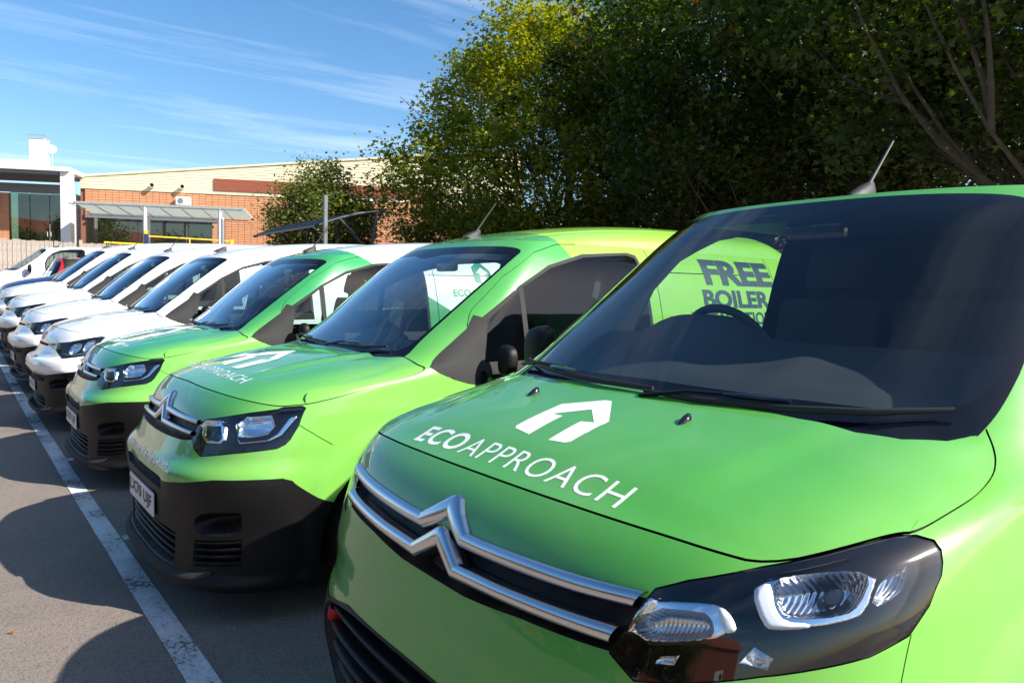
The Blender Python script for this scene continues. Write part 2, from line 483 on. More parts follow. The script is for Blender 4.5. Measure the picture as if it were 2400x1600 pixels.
class Body:
    """skin of a vehicle as horizontal slices: u runs from the front centre (0) round the corner (1) to the tail (2)"""
    def __init__(s, T, L, hood=None, rear=None, ze=1.75, bumps=None, roof=([0, 1, 2], [0, .05, .05], .6), k2=0.06, hw=0.93, ridges=None, edge=None):
        s.edge = edge
        s.T = np.array(T, float); s.L = L; s.hood = hood; s.rear = rear; s.ze = ze; s.bumps = bumps; s.roof = roof; s.k2 = k2; s.hw = hw; s.ridges = ridges
    def par(s, z):
        if not hasattr(s, '_key'):
            pchip(1.0, s.T[:, 0], s.T[:, 1:]); s._key = _SL[(tuple(s.T[:, 0]), tuple(np.ravel(s.T[:, 1:])))]
        r = _pe(z, s._key); return r[..., 0], r[..., 1], r[..., 2], r[..., 3]
    def base(s, u, z):
        u = np.asarray(u, float); z = np.asarray(z, float)
        y0, w, d, n = s.par(z); th = np.clip(u, -1, 1) * np.pi / 2
        x = w * np.sign(th) * np.abs(np.sin(th)) ** (2 / n); y = y0 + d - d * np.abs(np.cos(th)) ** (2 / n)
        y = y + np.clip(u - 1, 0, 1) * (s.L - y0 - d)
        return np.stack([x, y, z + 0 * x], -1)
    def _n(s, f, u, z, e=2e-3):
        du = f(u + e, z) - f(u - e, z); dz = f(u, z + e) - f(u, z - e)
        n = np.cross(du, dz); n /= (np.linalg.norm(n, axis=-1, keepdims=True) + 1e-12)
        return n
    def S(s, u, z):
        P = s.base(u, z)
        if s.bumps is None: return P
        return P + s._n(s.base, np.asarray(u, float), np.asarray(z, float)) * s.bumps(u, z, P)[..., None]
    def N(s, u, z): return s._n(s.S, np.asarray(u, float), np.asarray(z, float))
    def u_x(s, x, z):
        y0, w, d, n = s.par(z); return np.arcsin(np.clip(x / w, 0, 1) ** (n / 2)) / (np.pi / 2)
    def u_y(s, y, z):
        y0, w, d, n = s.par(z); yc = y0 + d
        a = np.arccos(np.clip((yc - y) / d, 0, 1) ** (n / 2)) / (np.pi / 2)
        return np.where(y < yc, a, 1 + (y - yc) / (s.L - yc))
    def H(s, x, y):
        x = np.abs(np.asarray(x, float)); y = np.asarray(y, float)
        hy, hc, k6 = s.hood
        z = pchip(y, hy, hc) - s.k2 * x**2 - np.maximum(pchip(y, hy, k6), 0.0) * (x / s.hw)**6
        if s.ridges is not None: z = z + s.ridges(x, y)
        return z
    def conv(s, mode, P):
        if mode == 'u': return [(float(fU(u)), z) for u, z in P]
        if mode in ('y', 'yo'): P = dense(P, .012, mode == 'y')
        if mode == 'x': return [(float(fU(s.u_x(x, z))), z) for x, z in P]
        return [(float(fU(s.u_y(y, z))), z) for y, z in P]
    def side_curve(s):
        """front and side edge of the bonnet, centre to rear corner, on the skin"""
        E = chaikin([(float(fU(u)), z) for u, z in s.edge], 2, False)
        return [(float(iU(p)), z, s.S(float(iU(p)), z)) for p, z in dense(E, .012, False)]

def sheet(body, polys, gaps, zb, ze, stepu=0.03, stepz=0.02, umax=2.0, fine=0.016, umin=0.0):
    """triangulate the half skin so that every outline is an edge; returns points and a class for each triangle"""
    V = []; E = []
    def addpoly(P, closed=True):
        k = len(V); V.extend(P)
        for i in range(len(P) if closed else len(P) - 1): E.append((k + i, k + (i + 1) % len(P)))
    pm = float(fU(umax)); p0 = float(fU(umin))
    clampf = lambda P: [(min(max(a, p0), pm), min(max(b, zb), ze)) for a, b in P]
    addpoly(dense([(p0, zb), (pm, zb), (pm, ze), (p0, ze)], 0.05))
    PL = []
    for name, P in polys:
        P = clampf(dense(P, fine)); PL.append((name, P)); addpoly(P)
    for P, w in gaps:
        Q = clampf(buffer_line(dense(P, fine * 1.5, False), w)); PL.append(('gap', Q)); addpoly(Q)
    a = p0; cols = []
    while a < pm:
        cols.append(a); a += stepu if a < UA else stepu * 3
    for i, a in enumerate(cols[1:]):
        for z in np.arange(zb + stepz * (0.5 if i % 2 else 1.0), ze, stepz): V.append((a, z))
    r = delaunay_2d_cdt([Vector(v) for v in V], E, [], 0, 1e-5)
    P = np.array([(v.x, v.y) for v in r[0]]); F = np.array([f for f in r[2] if len(f) == 3])
    cen = P[F].mean(1); cls = np.array(['body'] * len(F), dtype=object)
    for name, Q in PL: cls[inpoly(cen, Q)] = name
    ar = np.abs((P[F[:, 1]] - P[F[:, 0]])[:, 0] * (P[F[:, 2]] - P[F[:, 0]])[:, 1] - (P[F[:, 1]] - P[F[:, 0]])[:, 1] * (P[F[:, 2]] - P[F[:, 0]])[:, 0])
    keep = ar > 1e-9
    d1 = P[F[:, 1]] - P[F[:, 0]]; d2 = P[F[:, 2]] - P[F[:, 0]]
    flip = (d1[:, 0] * d2[:, 1] - d1[:, 1] * d2[:, 0]) < 0
    F[flip] = F[flip][:, ::-1]
    return P, F[keep], cls[keep]
def cut(body, P, F, side=1, off=None, facen=True):
    """3D mesh data of some triangles of the sheet on one side of the vehicle"""
    idx, inv = np.unique(F, return_inverse=True); F2 = inv.reshape(F.shape)
    u = iU(P[idx, 0]); z = P[idx, 1]
    X = body.S(u, z); N = body.N(u, z); N[u < 1e-4, 0] = 0
    N /= np.linalg.norm(N, axis=1, keepdims=True)
    if off is not None:
        o = off(P[idx]) if callable(off) else off
        X = X + N * (o[:, None] if hasattr(o, 'shape') else o)
        if callable(off) and facen:
            # normals of the relief from its own faces
            fn = np.cross(X[F2[:, 1]] - X[F2[:, 0]], X[F2[:, 2]] - X[F2[:, 0]])
            N = np.zeros_like(X)
            for k in range(3): np.add.at(N, F2[:, k], fn)
            N /= (np.linalg.norm(N, axis=1, keepdims=True) + 1e-12)
    if side < 0: X = X * [-1, 1, 1]; N = N * [-1, 1, 1]; F2 = F2[:, ::-1]
    return X, F2, N
def join(*parts):
    V = []; F = []; N = []; k = 0
    for a, b, c in parts:
        V.append(a); F.append(b + k); N.append(c); k += len(a)
    return np.concatenate(V), np.concatenate(F), np.concatenate(N)
def grid_mesh(name, X, mat, N=None, flip=False):
    nu, nv = X.shape[:2]; I = np.arange(nu * nv).reshape(nu, nv)
    F = np.stack([I[:-1, :-1], I[1:, :-1], I[1:, 1:], I[:-1, 1:]], -1).reshape(-1, 4)
    if flip: F = F[:, ::-1]
    return mk(name, X.reshape(-1, 3), F, mat, None if N is None else N.reshape(-1, 3), smooth=True)
def ribbon(body, top, bot, h, base=0.0, mode='x', nk=9, sides=(1, -1), n=60, power=0.6):
    """moulded bar between two edge lines on the skin, standing proud of it; both halves together"""
    def res(P):
        P = np.array(P, float); d = np.r_[0, np.cumsum(np.hypot(*np.diff(P, axis=0).T))]
        t = np.linspace(0, d[-1], n); t = np.unique(np.r_[t, d]); return d, P
    def at(P, t):
        P = np.array(P, float); d = np.linspace(0, 1, len(P)); return np.stack([np.interp(t, d, P[:, i]) for i in (0, 1)], -1)
    m = len(top); ts = np.unique(np.r_[np.linspace(0, 1, n), np.linspace(0, 1, m)])
    A = at(top, ts); B = at(bot, ts); parts = []
    for sd in sides:
        X = np.zeros((len(ts), nk + 2, 3))
        for j in range(nk + 2):
            k = np.clip((j - 1) / (nk - 1), 0, 1)
            Q = A * (1 - k) + B * k
            u = body.u_x(Q[:, 0], Q[:, 1]) if mode == 'x' else Q[:, 0]
            p = body.S(u, Q[:, 1]); nn = body.N(u, Q[:, 1])
            if j in (0, nk + 1): o = base - 0.03
            else: o = base + h * (np.sin(np.pi * k)) ** power
            p = p + nn * o
            X[:, j] = p * [sd, 1, 1]
        parts.append(X)
    V = []; F = []; kk = 0
    for sd, X in zip(sides, parts):
        a, b = X.shape[:2]; I = np.arange(a * b).reshape(a, b) + kk
        f = np.stack([I[:-1, :-1], I[:-1, 1:], I[1:, 1:], I[1:, :-1]], -1).reshape(-1, 4)
        V.append(X.reshape(-1, 3)); F.append(f if sd > 0 else f[:, ::-1]); kk += a * b
    return np.concatenate(V), np.concatenate(F)

def make_model(key, B, polys, gaps, spec):
    """all meshes of one vehicle kind, made once and shared; list of (path, mesh, default material, slot)"""
    out = []
    def add(name, me, slot=None, parent=None): out.append((name, me, slot, parent)); return len(out) - 1
    zb, ze = spec.get('zb', 0.16), B.ze
    hid = []
    sc = None
    if B.hood is not None:
        sc = B.side_curve()
        zg = spec['cowl']                                     # base of the windscreen, (u, z) from the centre outwards
        hid = [(float(fU(u)), z) for u, z, p in sc] + [(float(fU(u)), z) for u, z in zg[::-1]]
        polys = [('hidden', hid)] + polys
        gaps = gaps + [([(float(fU(u)), z) for u, z, p in sc], spec.get('gapw', .0022))]
    P, F, cls = sheet(B, polys, gaps, zb, ze)
    ce = P[F].mean(1); q3 = B.S(iU(ce[:, 0]), ce[:, 1]); yb, zn = spec.get('ynose', .5), spec.get('znose', 9)
    bd = cls == 'body'
    cls[bd & (q3[:, 1] > yb) & (q3[:, 2] > spec.get('zbelt', 1.06))] = 'pillar'
    bd = cls == 'body'
    cls[bd & (q3[:, 1] > yb) & (q3[:, 1] < spec.get('ydoor', 1.34))] = 'fender'; bd = cls == 'body'
    cls[bd & (q3[:, 1] > yb) & (q3[:, 2] < .3)] = 'sill'; bd = cls == 'body'
    cls[bd & (q3[:, 1] > yb)] = 'door'; bd = cls == 'body'
    cls[bd & (q3[:, 2] > zn)] = 'nose'
    CL = {}
    for c in set(cls): CL[c] = F[cls == c]
    for c, (name, mat, slot, split, off) in spec['classes'].items():
        if c not in CL: continue
        if split:
            for sd in (1, -1):
                X, F2, N = cut(B, P, CL[c], sd, off); add(name, mk(name, X, F2, mat, N), slot)
        else:
            X, F2, N = join(cut(B, P, CL[c], 1, off), cut(B, P, CL[c], -1, off)); add(name, mk(name, X, F2, mat, N), slot)
    # dark liner behind the panel gaps
    op = np.concatenate([CL[c] for c in CL if c not in spec['open'] and c != 'hidden'])
    X, F2, N = join(cut(B, P, op, 1, -0.014), cut(B, P, op, -1, -0.014))
    add('inner_panel', mk('inner_panel', X, F2, 'inner_dark', N))
    # bonnet
    if B.hood is not None:
        edge = [(p[0], p[1]) for u, z, p in sc]
        rear = [(x, y) for x, y in B.rear if x < edge[-1][0] - .02]
        poly = edge + rear[::-1]
        EP = np.array([p for u, z, p in sc]); dze = EP[:, 2] - B.H(EP[:, 0], EP[:, 1])
        def HH(x, y):
            x = np.asarray(x, float); y = np.asarray(y, float); q = np.column_stack([np.abs(x).ravel(), y.ravel()])
            d2 = ((q[:, None, :] - EP[None, :, :2]) ** 2).sum(2); w = 1 / (d2 + 1e-4) ** 2
            c = (w * dze).sum(1) / w.sum(1) * np.exp(-d2.min(1) / .09 ** 2)
            return B.H(x, y) + c.reshape(x.shape)
        B.HH = HH
        c0 = np.array([0, np.mean([p[1] for p in poly])])
        def hood_sheet(inset, dz):
            Q = []
            n = len(poly)
            for i, p in enumerate(poly):
                a = np.array(poly[max(i - 1, 0)]); b = np.array(poly[min(i + 1, n - 1)]); d = b - a; d = d / (np.linalg.norm(d) + 1e-9)
                q = np.array(p) + np.array([-d[1], d[0]]) * inset
                if i == 0 or i == n - 1: q[0] = 0.0
                Q.append((max(q[0], 0.0), q[1]))
            Q = dense(Q, 0.012)
            V = list(Q); E = [(i, (i + 1) % len(Q)) for i in range(len(Q))]
            for i, a in enumerate(np.arange(0.02, 0.95, 0.022)):
                for b in np.arange(0.05 + 0.011 * (i % 2), 1.2, 0.022): V.append((a, b))
            r = delaunay_2d_cdt([Vector(v) for v in V], E, [], 0, 1e-5)
            A = np.array([(v.x, v.y) for v in r[0]]); T = np.array([f for f in r[2] if len(f) == 3])
            T = T[inpoly(A[T].mean(1), Q)]
            d1 = A[T[:, 1]] - A[T[:, 0]]; d2 = A[T[:, 2]] - A[T[:, 0]]; ar = d1[:, 0] * d2[:, 1] - d1[:, 1] * d2[:, 0]
            T[ar < 0] = T[ar < 0][:, ::-1]; T = T[np.abs(ar) > 1e-9]
            idx, inv = np.unique(T, return_inverse=True); T = inv.reshape(T.shape); A = A[idx]
            h = 2e-3
            X = np.column_stack([A, HH(A[:, 0], A[:, 1]) + dz])
            gx = (HH(A[:, 0] + h, A[:, 1]) - HH(np.abs(A[:, 0] - h), A[:, 1])) / (2 * h); gy = (HH(A[:, 0], A[:, 1] + h) - HH(A[:, 0], A[:, 1] - h)) / (2 * h)
            gx[A[:, 0] < 1e-4] = 0
            N = np.column_stack([-gx, -gy, np.ones(len(A))]); N /= np.linalg.norm(N, axis=1, keepdims=True)
            return join((X, T, N), (X * [-1, 1, 1], T[:, ::-1], N * [-1, 1, 1]))
        X, F2, N = hood_sheet(0.0022, 0.0); add('bonnet', mk('bonnet', X, F2, spec['paint'], N), 'paint')
        X, F2, N = hood_sheet(-0.004, -0.018); add('inner_panel', mk('bonnet_lining', X, F2, 'inner_dark', N))
        # turned-down rear lip of the bonnet and the scuttle below the windscreen
        rl = rear + [edge[-1]]; rr = np.array(dense([(-x, y) for x, y in rl[::-1]] + list(rl[1:]), 0.03, False))
        zz = HH(rr[:, 0], rr[:, 1])
        G = np.stack([np.column_stack([rr, zz - 0.001]), np.column_stack([rr[:, 0], rr[:, 1] + 0.006, zz - 0.012]), np.column_stack([rr[:, 0], rr[:, 1] - 0.01, zz - 0.05])], 1)
        add('bonnet_lip', grid_mesh('bonnet_lip', G, spec['paint']), 'paint')
        G = np.stack([np.column_stack([rr[:, 0] * .97, rr[:, 1] - 0.03, zz - 0.045]), np.column_stack([rr[:, 0] * .97, rr[:, 1] + 0.14, zz - 0.055])], 1)
        add('scuttle', grid_mesh('scuttle', G, 'black_plastic'))
    # roof cap
    us = np.unique(np.r_[np.linspace(0, 1, 44), np.linspace(1, 2, 40)]); C0 = B.base(us, us * 0 + ze)
    ks = np.array([0, .1, .2, .3, .4, .5, .6, .68, .74, .775, .79, .805, .82, .86, .9, .93, .955, .975, .99, 1.0])
    y0, w, d, n_ = [float(v) for v in B.par(ze)]
    RY, RA, RP = B.roof
    def roofz(x, y):
        x = np.abs(x); yf = y0 + d - d * (1 - np.clip(x / w, 0, 1) ** n_) ** (1 / n_)
        tr = np.clip((B.L - y) / 0.35, 0, 1)
        z = ze + np.maximum(pchip(y - yf + y0, RY, RA), 0) * (1 - np.clip(x / w, 0, 1) ** 3) ** RP * (1 - (1 - tr) ** 3)
        gr = np.exp(-((x / w - 0.797) / 0.009) ** 2) * 0.007 * (y > yf + 0.02)
        return z - gr
    def roof_grid(sd, dz=0.0):
        X = C0[:, None, :] * np.array([1, 1, 1]); X = np.repeat(X, len(ks), 1).copy()
        X[:, :, 0] = C0[:, None, 0] * ks[None]; X[:, :, 2] = roofz(X[:, :, 0], X[:, :, 1]) + dz
        X[:, :, 0] *= sd
        return X
    V = []; Fq = []; k = 0
    for sd in (1, -1):
        X = roof_grid(sd); a, b = X.shape[:2]; I = np.arange(a * b).reshape(a, b) + k
        f = np.stack([I[:-1, :-1], I[:-1, 1:], I[1:, 1:], I[1:, :-1]], -1).reshape(-1, 4)
        V.append(X.reshape(-1, 3)); Fq.append(f if sd > 0 else f[:, ::-1]); k += a * b
    V = np.concatenate(V); Fq = np.concatenate(Fq)
    h = 4e-3
    gx = (roofz(V[:, 0] + h, V[:, 1]) - roofz(V[:, 0] - h, V[:, 1])) / (2 * h); gy = (roofz(V[:, 0], V[:, 1] + h) - roofz(V[:, 0], V[:, 1] - h)) / (2 * h)
    gx[np.abs(V[:, 0]) < 1e-4] = 0; N = np.column_stack([-gx, -gy, np.ones(len(V))]); N /= np.linalg.norm(N, axis=1, keepdims=True)
    add('roof', mk('roof', V, Fq, spec['paint'], N), 'paint')
    # tail end
    zs = np.linspace(zb, ze, 40); C1 = B.S(zs * 0 + 2.0, zs); X = np.stack([C1 * [k, 1, 1] + np.array([0, 0.05 * (1 - k**4), 0]) for k in np.linspace(-1, 1, 17)], 1)
    add('tail_panel', grid_mesh('tail_panel', X, spec['paint'], flip=True), 'paint')
    m = MB().box((-.70, .25, .20), (.70, B.L - .1, .24)); add('underbody', m.mesh('underbody', 'inner_dark'))
    B.roofz = roofz
    return out

def add_wheels(out, yf, yr, xw, rad, tyre_w=0.20):
    m = MB().lathe([(rad * .62, -tyre_w * .45), (rad * .9, -tyre_w * .5), (rad * .985, -tyre_w * .36), (rad, 0), (rad * .985, tyre_w * .36), (rad * .9, tyre_w * .5), (rad * .62, tyre_w * .45)], 36, 'x')
    tyre = m.mesh('tyre', 'tyre', True)
    m = MB().lathe([(0.001, .05), (rad * .18, .055), (rad * .2, .03), (rad * .45, .045), (rad * .56, .02), (rad * .63, .06), (rad * .63, -.06)], 30, 'x')
    rim = m.mesh('rim', 'wheel_steel', True)
    for y in (yf, yr):
        for sd in (1, -1): out.append(('wheel', (tyre, rim, (sd * xw, y, rad), sd), 'WHEEL', None))
    # wheel housings
    for y in (yf, yr):
        for sd in (1, -1):
            a = np.linspace(-0.25, math.pi + 0.25, 24); r = rad + 0.105
            X = np.stack([np.column_stack([a * 0 + sd * xx, y + r * np.cos(a), rad + r * np.sin(a)]) for xx in (0.45, 0.55, 0.66, 0.78, xw + 0.06)], 1)
            out.append(('wheel_housing', grid_mesh('wheel_housing', X, 'inner_dark'), None, None))

def mirror_mesh(B, y, z, sd, x0, x1, s=1.0):
    m = MB()
    m.tube([(sd * (x0 - .05), y - .02, z - .08 * s), (sd * (x0 + .04), y - .01, z - .06 * s), (sd * (x0 + .10), y, z - .01)], [.035 * s, .03 * s, .03 * s], 8, flat=0.7)
    bm = bmesh.new(); bmesh.ops.create_cube(bm, size=1)
    bmesh.ops.subdivide_edges(bm, edges=bm.edges, cuts=5, use_grid_fill=True)
    for v in bm.verts:
        c = v.co * 2
        q = Vector((c.x, c.y, c.z))
        q = q * (1.0 / max(1e-6, (abs(c.x)**3.2 + abs(c.y)**3.2 + abs(c.z)**3.2) ** (1 / 3.2)))
        depth = 0.085 * s * (1.0 if q.y < 0 else 0.35)
        v.co = Vector((sd * ((x0 + x1) / 2 + 0.07 * s + q.x * (x1 - x0) / 2), y + q.y * depth, z + 0.075 * s + q.z * 0.125 * s * (1 - 0.12 * q.x)))
    V = [tuple(v.co) for v in bm.verts]; F = [[v.index for v in f.verts] for f in bm.faces]; bm.free()
    m.add(V, F)
    return m.mesh('mirror', 'black_plastic', True)

def antenna_mesh(x, y, z, whip=True, s=1.0, lean=(0.0, 0.155, 0.155)):
    m = MB()
    prof = [(-.055, .020, .000), (-.055, .026, .006), (-.03, .030, .02), (0, .027, .038), (.03, .02, .05), (.05, .009, .062)]
    V = []; F = []; k = 8
    for i, (yy, r, h) in enumerate([(-.075, .004, .004), (-.055, .022, .018), (-.02, .027, .034), (.02, .025, .05), (.05, .018, .060), (.062, .008, .058)]):
        for j in range(k):
            a = math.pi * j / (k - 1)
            V.append((x + math.cos(a) * r * s, y + yy * s, z - .01 + (math.sin(a) * h + 0.008) * s))
    for i in range(5):
        for j in range(k - 1): F.append((i * k + j, i * k + j + 1, (i + 1) * k + j + 1, (i + 1) * k + j))
    m.add(V, F)
    if whip:
        b = Vector((x, y + .03 * s, z + .04 * s)); d = Vector(lean) * s
        m.tube([b, b + d * .12, b + d * .5, b + d], [.0085 * s, .006 * s, .0048 * s, .0042 * s], 8)
    return m.mesh('aerial', 'rubber', True)

def wiper_meshes(B, pts_arm, z_off=0.02):
    pass

def seat_mesh(x, y, z):
    m = MB()
    m.box((x - .25, y - .28, z - .12), (x + .25, y + .26, z + .04), bev=0.06)
    a = MB().box((-.24, -.07, 0), (.24, .07, .66), bev=0.06)
    h = MB().box((-.14, -.055, .70), (.14, .055, .90), bev=0.05)
    for q in (a, h):
        q.xf(Matrix.Translation((x, y + .24, z + .02)) @ Matrix.Rotation(R(-14), 4, 'X')); m.add(q.V, q.F)
    m.tube([(x - .05, y + .39, z + .62), (x - .05, y + .42, z + .74)], .008, 6); m.tube([(x + .05, y + .39, z + .62), (x + .05, y + .42, z + .74)], .008, 6)
    return m.mesh('seat', 'seat_cloth', True)
def wheel_mesh(x, y, z, tilt=R(-52), rad=0.185):
    m = MB()
    V = []; F = []; a, b = 36, 10
    for i in range(a):
        t = 2 * math.pi * i / a
        for j in range(b):
            p = 2 * math.pi * j / b; r = rad + 0.016 * math.cos(p)
            V.append((r * math.cos(t), r * math.sin(t), 0.016 * math.sin(p)))
    for i in range(a):
        for j in range(b): F.append((i * b + j, ((i + 1) % a) * b + j, ((i + 1) % a) * b + (j + 1) % b, i * b + (j + 1) % b))
    m.add(V, F)
    m.box((-.075, -.06, -.045), (.075, .055, -.005), bev=0.02)
    m.box((-rad, -.018, -.02), (rad, .018, -.006), bev=0.006); m.box((-.025, -rad, -.02), (.025, 0, -.006), bev=0.006)
    m.tube([(0, 0, -.03), (0, -.02, -.25)], .03, 10)
    m.xf(Matrix.Translation((x, y, z)) @ Matrix.Rotation(R(180), 4, 'Z') @ Matrix.Rotation(-tilt, 4, 'X'))
    return m.mesh('steering_wheel', 'interior_dark', True)
def dash_mesh(B, y0, y1, z0, z1, half, bx, name='dashboard'):
    nx, ny = 49, 26
    X = np.zeros((nx, ny, 3))
    for i, x in enumerate(np.linspace(-half, half, nx)):
        for j, t in enumerate(np.linspace(0, 1, ny)):
            yf = y0 + 0.28 * (abs(x) / half) ** 2.2
            y = yf + (y1 - yf) * min(t / 0.8, 1)
            z = z0 + (z1 - z0) * math.sin(min(t / .8, 1) * math.pi / 2)
            z += 0.08 * math.exp(-((x - bx) / 0.22) ** 4) * float(sstep(.35, .75, t))
            z -= 0.02 * math.exp(-((x) / 0.16) ** 4 - ((t - .45) / .16) ** 4)
            z -= 0.012 * math.exp(-((x - .45) / 0.22) ** 6 - ((t - .45) / .18) ** 6)
            if t > .8: z -= (t - .8) / .2 * 0.5; y -= (t - .8) / .2 * 0.10 - .02 * math.sin((t - .8) / .2 * 3)
            X[i, j] = (x, y, z)
    return grid_mesh(name, X, 'interior_grey')
def polyline_tube(B, pts, rad, off, mode='u', seg=8, flat=1.0):
    Q = np.array(pts, float); u = Q[:, 0]; P = B.S(u, Q[:, 1]) + B.N(u, Q[:, 1]) * off
    return [tuple(p) for p in P]
# ------------------------------------------------------------------ ground
def asphalt():
    m, n, l, b = nodes_of('asphalt')
    t = n.new('ShaderNodeTexCoord')
    def noise(sc, det=6, rough=.6):
        z = n.new('ShaderNodeTexNoise'); z.inputs['Scale'].default_value = sc; z.inputs['Detail'].default_value = det; z.inputs['Roughness'].default_value = rough
        l.new(t.outputs['Object'], z.inputs[0]); return z.outputs[0]
    v = n.new('ShaderNodeTexVoronoi'); v.inputs['Scale'].default_value = 230; l.new(t.outputs['Object'], v.inputs[0])
    big = noise(.55, 8, .7); mid = noise(6, 6); fine = noise(300, 3)
    r = n.new('ShaderNodeValToRGB')
    r.color_ramp.elements[0].position = .28; r.color_ramp.elements[0].color = (.118, .095, .079, 1)
    r.color_ramp.elements[1].position = .72; r.color_ramp.elements[1].color = (.270, .219, .179, 1)
    s = mathn(n, l, 'ADD', mathn(n, l, 'MULTIPLY', big, .60), mathn(n, l, 'ADD', mathn(n, l, 'MULTIPLY', mid, .16), mathn(n, l, 'MULTIPLY', fine, .26)))
    l.new(s, r.inputs[0])
    sepc = n.new('ShaderNodeSeparateColor'); l.new(v.outputs['Color'], sepc.inputs[0])
    st = mathn(n, l, 'MULTIPLY', mathn(n, l, 'GREATER_THAN', sepc.outputs[0], .80), mathn(n, l, 'LESS_THAN', v.outputs['Distance'], .34))
    c = mixn(n, l, mathn(n, l, 'MULTIPLY', st, .55), r.outputs[0], (.46, .42, .37))
    dk = mathn(n, l, 'MULTIPLY', mathn(n, l, 'LESS_THAN', sepc.outputs[1], .16), .6)
    c = mixn(n, l, dk, c, (.03, .028, .027))
    l.new(c, b.inputs['Base Color']); b.inputs['Roughness'].default_value = .88
    hb = mathn(n, l, 'ADD', mathn(n, l, 'MULTIPLY', v.outputs['Distance'], -.8), mathn(n, l, 'MULTIPLY', fine, .6))
    bp = n.new('ShaderNodeBump'); bp.inputs['Strength'].default_value = .35; bp.inputs['Distance'].default_value = .004
    l.new(hb, bp.inputs['Height']); l.new(bp.outputs[0], b.inputs['Normal'])
    MATS['asphalt'] = m
asphalt()
def line_paint():
    m, n, l, b = nodes_of('line_paint')
    t = n.new('ShaderNodeTexCoord')
    z = n.new('ShaderNodeTexNoise'); z.inputs['Scale'].default_value = 38; z.inputs['Detail'].default_value = 8; z.inputs['Roughness'].default_value = .75
    z2 = n.new('ShaderNodeTexNoise'); z2.inputs['Scale'].default_value = 3.2; z2.inputs['Detail'].default_value = 5
    l.new(t.outputs['Object'], z.inputs[0]); l.new(t.outputs['Object'], z2.inputs[0])
    s = mathn(n, l, 'ADD', mathn(n, l, 'MULTIPLY', z.outputs[0], .6), mathn(n, l, 'MULTIPLY', z2.outputs[0], .45))
    b.inputs['Roughness'].default_value = .7
    r = n.new('ShaderNodeValToRGB'); r.color_ramp.elements[0].position = .35; r.color_ramp.elements[0].color = (.30, .30, .295, 1); r.color_ramp.elements[1].position = .62; r.color_ramp.elements[1].color = (.66, .66, .64, 1)
    l.new(s, r.inputs[0]); l.new(r.outputs[0], b.inputs['Base Color'])
    # worn through where the noise is low
    a = n.new('ShaderNodeMapRange'); a.inputs[1].default_value = .43; a.inputs[2].default_value = .47
    l.new(s, a.inputs[0]); l.new(a.outputs[0], b.inputs['Alpha'])
    bp = n.new('ShaderNodeBump'); bp.inputs['Strength'].default_value = .4; bp.inputs['Distance'].default_value = .005
    l.new(z.outputs[0], bp.inputs['Height']); l.new(bp.outputs[0], b.inputs['Normal'])
    MATS['line_paint'] = m
line_paint()
xs = [-900, -300, -120, -60, -45] + list(np.linspace(-34, 4, 120)) + [12, 20, 60, 300, 900]
ys = [-900, -300, -100, -40, -15, -6, -2, 0, 2, 4, 5.5, 8, 10, 20, 50, 150, 400, 900]
X = np.array([[(x, y, gz(x, y)) for y in ys] for x in xs], float)
g = ob('ground', grid_mesh('ground', X, 'asphalt')); g['kind'] = 'structure'
def strip(name, p, q, w, lift=.004):
    p = Vector(p); q = Vector(q); d = (q - p); n = max(1, int(d.length / .2)); s = Vector((-d.y, d.x)).normalized() * (w / 2)
    V = []; F = []
    rr = random.Random(int(p.x * 100))
    for i in range(n + 1):
        c = p + d * (i / n)
        for sg in (1, -1):
            e = c + s * sg * (1 + rr.uniform(-.03, .03)); V.append((e.x, e.y, gz(e.x, e.y) + lift))
    for i in range(n): F.append((2 * i, 2 * i + 1, 2 * i + 3, 2 * i + 2))
    o = ob(name, mk(name, V, F, 'line_paint')); o['kind'] = 'structure'; return o
strip('parking_line', (3, -.095), (-5.7, -.075), .105); strip('parking_line', (-5.7, -.075), (-24, -.16), .105)
for x in (-.88, -3.28, -5.69, -8.2, -10.7, -13.2, -15.7, -18.2, -20.7): strip('bay_line', (x, -.02), (x, 4.9), .085)

# ------------------------------------------------------------------ background buildings
plain('terracotta', (.60, .275, .135), .7, var=.10, vscale=3.2)
plain('joint_dark', (.26, .115, .065), .9)
plain('cladding_cream', (.74, .66, .43), .5, var=.04, vscale=2)
plain('brick_red', (.27, .075, .04), .85, var=.25, vscale=14, bump=.3, bscale=60)
plain('render_white', (.80, .80, .79), .6, var=.03, vscale=2)
plain('alu', (.50, .51, .52), .35, metal=.8)
plain('steel_grey', (.22, .23, .25), .5, metal=.3)
plain('post_grey', (.13, .14, .15), .6)
plain('dark_steel', (.025, .027, .032), .45)
plain('shelter_roof', (.008, .008, .010), .6, spec=.2)
plain('yellow_paint', (.75, .50, .02), .45)
plain('weathered_wood', (.34, .29, .245), .85, var=.3, vscale=6, bump=.4, bscale=40)
plain('concrete', (.36, .35, .33), .85, var=.12, vscale=3)
plain('roof_tile', (.30, .085, .045), .8, var=.3, vscale=9)
plain('lobby_dark', (.035, .045, .035), .5)
plain('sign_navy', (.02, .02, .08), .5)
glass('shop_glass', (.42, .52, .42), .04, dust=.03); glass('canopy_glass', (.80, .84, .84), .06, dust=.9)
def frosted(name, col):
    m, n, l, b = nodes_of(name); n.remove(b)
    t = n.new('ShaderNodeBsdfTranslucent'); t.inputs[0].default_value = c4(col); g_ = n.new('ShaderNodeBsdfDiffuse'); g_.inputs[0].default_value = c4(col)
    mx = n.new('ShaderNodeMixShader'); mx.inputs[0].default_value = .4; l.new(t.outputs[0], mx.inputs[1]); l.new(g_.outputs[0], mx.inputs[2]); l.new(mx.outputs[0], n['Material Output'].inputs[0]); MATS[name] = m
frosted('canopy_pane', (.74, .78, .75))
BP = (-35.5, 7.9); BA = R(63.4)
def bl(name, label, cat): return thing(name, label, cat, (BP[0], BP[1], 0), BA)
BG = 1.10
